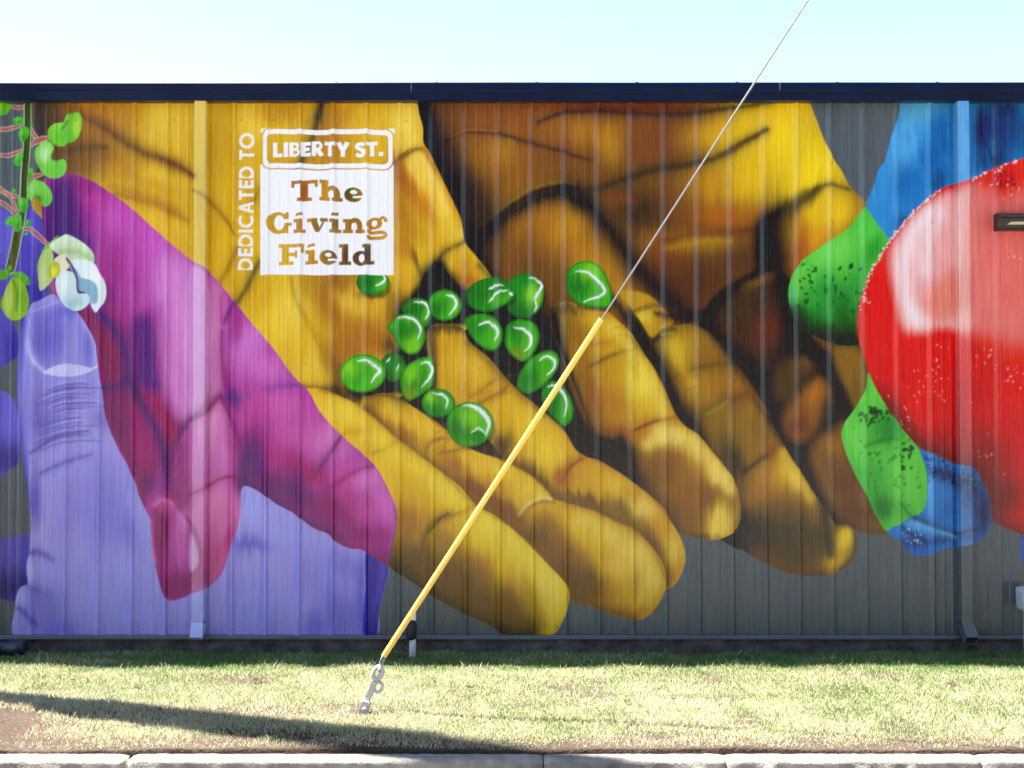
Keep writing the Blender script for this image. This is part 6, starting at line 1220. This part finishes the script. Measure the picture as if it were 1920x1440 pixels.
# ------------------------------------------------------------------ lawn
def make_grass():
    rg = np.random.default_rng(5)
    n = 560000
    x = rg.uniform(-5.6, 5.6, n); y = rg.uniform(-3.03, -.02, n)
    big = noise2(x * .8 + 20, y * 1.6 + 20, 21); mid = noise2(x * 3 + 20, y * 4 + 20, 22); fine = noise2(x * 11 + 20, y * 13 + 20, 23)
    bare = np.exp(-(((x + 4.1) / .85) ** 2 + ((y + 2.62) / .36) ** 2)) * 2.6 + np.exp(-(((x + 1.75) / .75) ** 2 + ((y + 2.2) / .16) ** 2)) * .62 + np.exp(-(((x - 2.9) / .3) ** 2 + ((y + 1.02) / .08) ** 2)) * .9 + np.exp(-(((x + 1.09) / .1) ** 2 + ((y + 2.15) / .07) ** 2)) * 1.3
    lipp = np.clip((-2.72 - y) / .25, 0, 1)
    dens = 1.06 - 1.0 * bare - .42 * lipp * (.35 + mid) - .4 * (fine < .3) - .5 * (mid < .22)
    keep = rg.uniform(0, 1, n) < dens
    keep &= y > -2.985 + .022 * noise1(x * 2.1 + 30, 3) + .016 * noise1(x * 9 + 30, 4)
    x, y, big, mid, fine, bare, lipp = [q[keep] for q in (x, y, big, mid, fine, bare, lipp)]
    n = len(x); z = lawn_h(x, y) - .004
    nearwall = np.clip((y + 1.0) / .35, 0, 1)
    hgt = rg.uniform(.02, .042, n) * (.75 + .6 * mid) * (1 + .12 * nearwall) * (1 - .25 * lipp); tall = rg.uniform(0, 1, n) < .02 + .05 * (np.abs(y + .6) < .12); hgt = np.where(tall, hgt * 1.7, hgt)
    cx, cy = rg.uniform(-5.2, 5.2, 420), rg.uniform(-2.95, -.3, 420); clump = np.zeros(n)
    for a_, b_, r_ in zip(cx, cy, rg.uniform(.03, .09, 420)):
        k_ = np.nonzero((np.abs(x - a_) < 2 * r_) & (np.abs(y - b_) < 2 * r_))[0]; clump[k_] = np.maximum(clump[k_], np.exp(-((x[k_] - a_) ** 2 + (y[k_] - b_) ** 2) / r_ ** 2))
    hgt = hgt * (1 + .45 * clump)
    wid = rg.uniform(.0022, .0046, n)
    a = rg.uniform(0, 2 * np.pi, n); lean = rg.uniform(.1, .95, n); la = rg.uniform(0, 2 * np.pi, n)
    dx, dy = np.cos(a) * wid / 2, np.sin(a) * wid / 2
    ox, oy = np.cos(la) * np.sin(lean) * hgt, np.sin(la) * np.sin(lean) * hgt; oz = np.cos(lean) * hgt
    V = np.empty((n, 4, 3), dtype=np.float32)
    V[:, 0] = np.stack([x - dx, y - dy, z], 1); V[:, 1] = np.stack([x + dx, y + dy, z], 1)
    V[:, 2] = np.stack([x + dx * .75 + ox * .45, y + dy * .75 + oy * .45, z + oz * .62], 1); V[:, 3] = np.stack([x + ox, y + oy, z + oz], 1)
    # colour of each blade: green, yellowing or straw
    dry = .54 + .45 * (big - .5) + .5 * (mid - .5) + .5 * lipp + .6 * np.clip(bare, 0, 1) - .6 * nearwall - .2 * clump
    r = rg.uniform(0, 1, n); r2 = rg.uniform(0, 1, n)
    green = np.stack([.085 + .07 * r2, .19 + .09 * r2, .04 + .03 * r2], 1); lime = np.stack([.34 + .14 * r2, .38 + .12 * r2, .185 + .06 * r2], 1); straw = np.stack([.49 + .18 * r2, .475 + .17 * r2, .32 + .12 * r2], 1); brown = np.stack([.20 + .1 * r2, .13 + .07 * r2, .07 + .04 * r2], 1)
    c = np.where((r < dry)[:, None], straw, np.where((r < dry + .28)[:, None], lime, green))
    c = np.where(((rg.uniform(0, 1, n) < .08 + .3 * lipp + .3 * np.clip(bare, 0, 1)))[:, None], brown, c)
    me = bpy.data.meshes.new('grass')
    me.vertices.add(n * 4); me.vertices.foreach_set('co', V.ravel())
    b = np.arange(n)[:, None] * 4
    q = (b + np.array([0, 1, 2, 0, 2, 3])[None, :]).reshape(-1)
    me.loops.add(n * 6); me.loops.foreach_set('vertex_index', q.astype(np.int32))
    me.polygons.add(n * 2); me.polygons.foreach_set('loop_start', np.arange(0, n * 6, 3, dtype=np.int32))
    at = me.color_attributes.new('paint', 'FLOAT_COLOR', 'POINT')
    at.data.foreach_set('color', np.repeat(np.hstack([c, np.ones((n, 1))]), 4, axis=0).astype(np.float32).ravel())
    me.update()
    m, nt, p = new_mat('grass_blades')
    a_ = nt.nodes.new('ShaderNodeAttribute'); a_.attribute_name = 'paint'
    tr = nt.nodes.new('ShaderNodeBsdfTranslucent'); ms = nt.nodes.new('ShaderNodeMixShader'); ms.inputs['Fac'].default_value = .35
    out = nt.nodes['Material Output']; lk = nt.links.new
    lk(a_.outputs['Color'], p.inputs['Base Color']); lk(a_.outputs['Color'], tr.inputs['Color']); lk(p.outputs['BSDF'], ms.inputs[1]); lk(tr.outputs['BSDF'], ms.inputs[2]); lk(ms.outputs['Shader'], out.inputs['Surface'])
    setp(p, rough=.55, spec=.35)
    o = link('grass', me, m); tag(o, 'short patchy lawn of green and straw-coloured grass between wall and kerb', 'grass', kind='stuff')
make_grass()

def dry_leaf(x, y, s, rot, label):
    bm = bmesh.new(); z0 = float(lawn_h(x, y)) + .032
    out = []
    for k in range(12):
        a = 2 * math.pi * k / 12; r = s * (.55 + .3 * abs(math.cos(a)) + .12 * math.sin(5 * a))
        px, py = r * math.cos(a) * 1.3, r * math.sin(a) * .8
        out.append(bm.verts.new((x + px * math.cos(rot) - py * math.sin(rot), y + px * math.sin(rot) + py * math.cos(rot), z0 + 9 * px * px + .35 * py)))
    c = bm.verts.new((x, y, z0 - .004))
    for k in range(12): bm.faces.new((out[k], out[(k + 1) % 12], c))
    o = bm_obj('dry_leaf', bm, M['leaf'])
    so = o.modifiers.new('t', 'SOLIDIFY'); so.thickness = .0015
    tag(o, label, 'leaf', 'fallen leaves on the lawn')
for x, y, s, r, l in ((-3.51, -1.30, .02, .6, 'small brown dry leaf on the lawn, left of a pair near the left end'), (-3.41, -1.26, .017, 2.1, 'small brown dry leaf on the lawn, right of a pair near the left end'), (-2.93, -1.5, .032, -.7, 'long curled brown leaf on the lawn between the leaf pair and the anchor'), (-2.02, -1.33, .042, .2, 'largest dark crumpled leaf on the lawn, left of the anchor'),
                      (-.32, -1.6, .032, .1, 'flat brown leaf on the grass right of the anchor'), (.85, -1.98, .028, .5, 'brown leaf lying in the middle of the lawn, right of the anchor'), (1.2, -1.9, .02, 1.8, 'tiny reddish leaf in the middle of the sunlit lawn'), (3.06, -1.35, .036, -.9, 'dark leaf on the right part of the lawn, left of a crumbled one'), (3.45, -1.47, .036, .1, 'crumbled brown leaf on the right part of the lawn'), (-4.55, -.62, .05, .3, 'reddish brown leaf at the shade line beside the drain pipe')):
    dry_leaf(x, y, s, r, l)
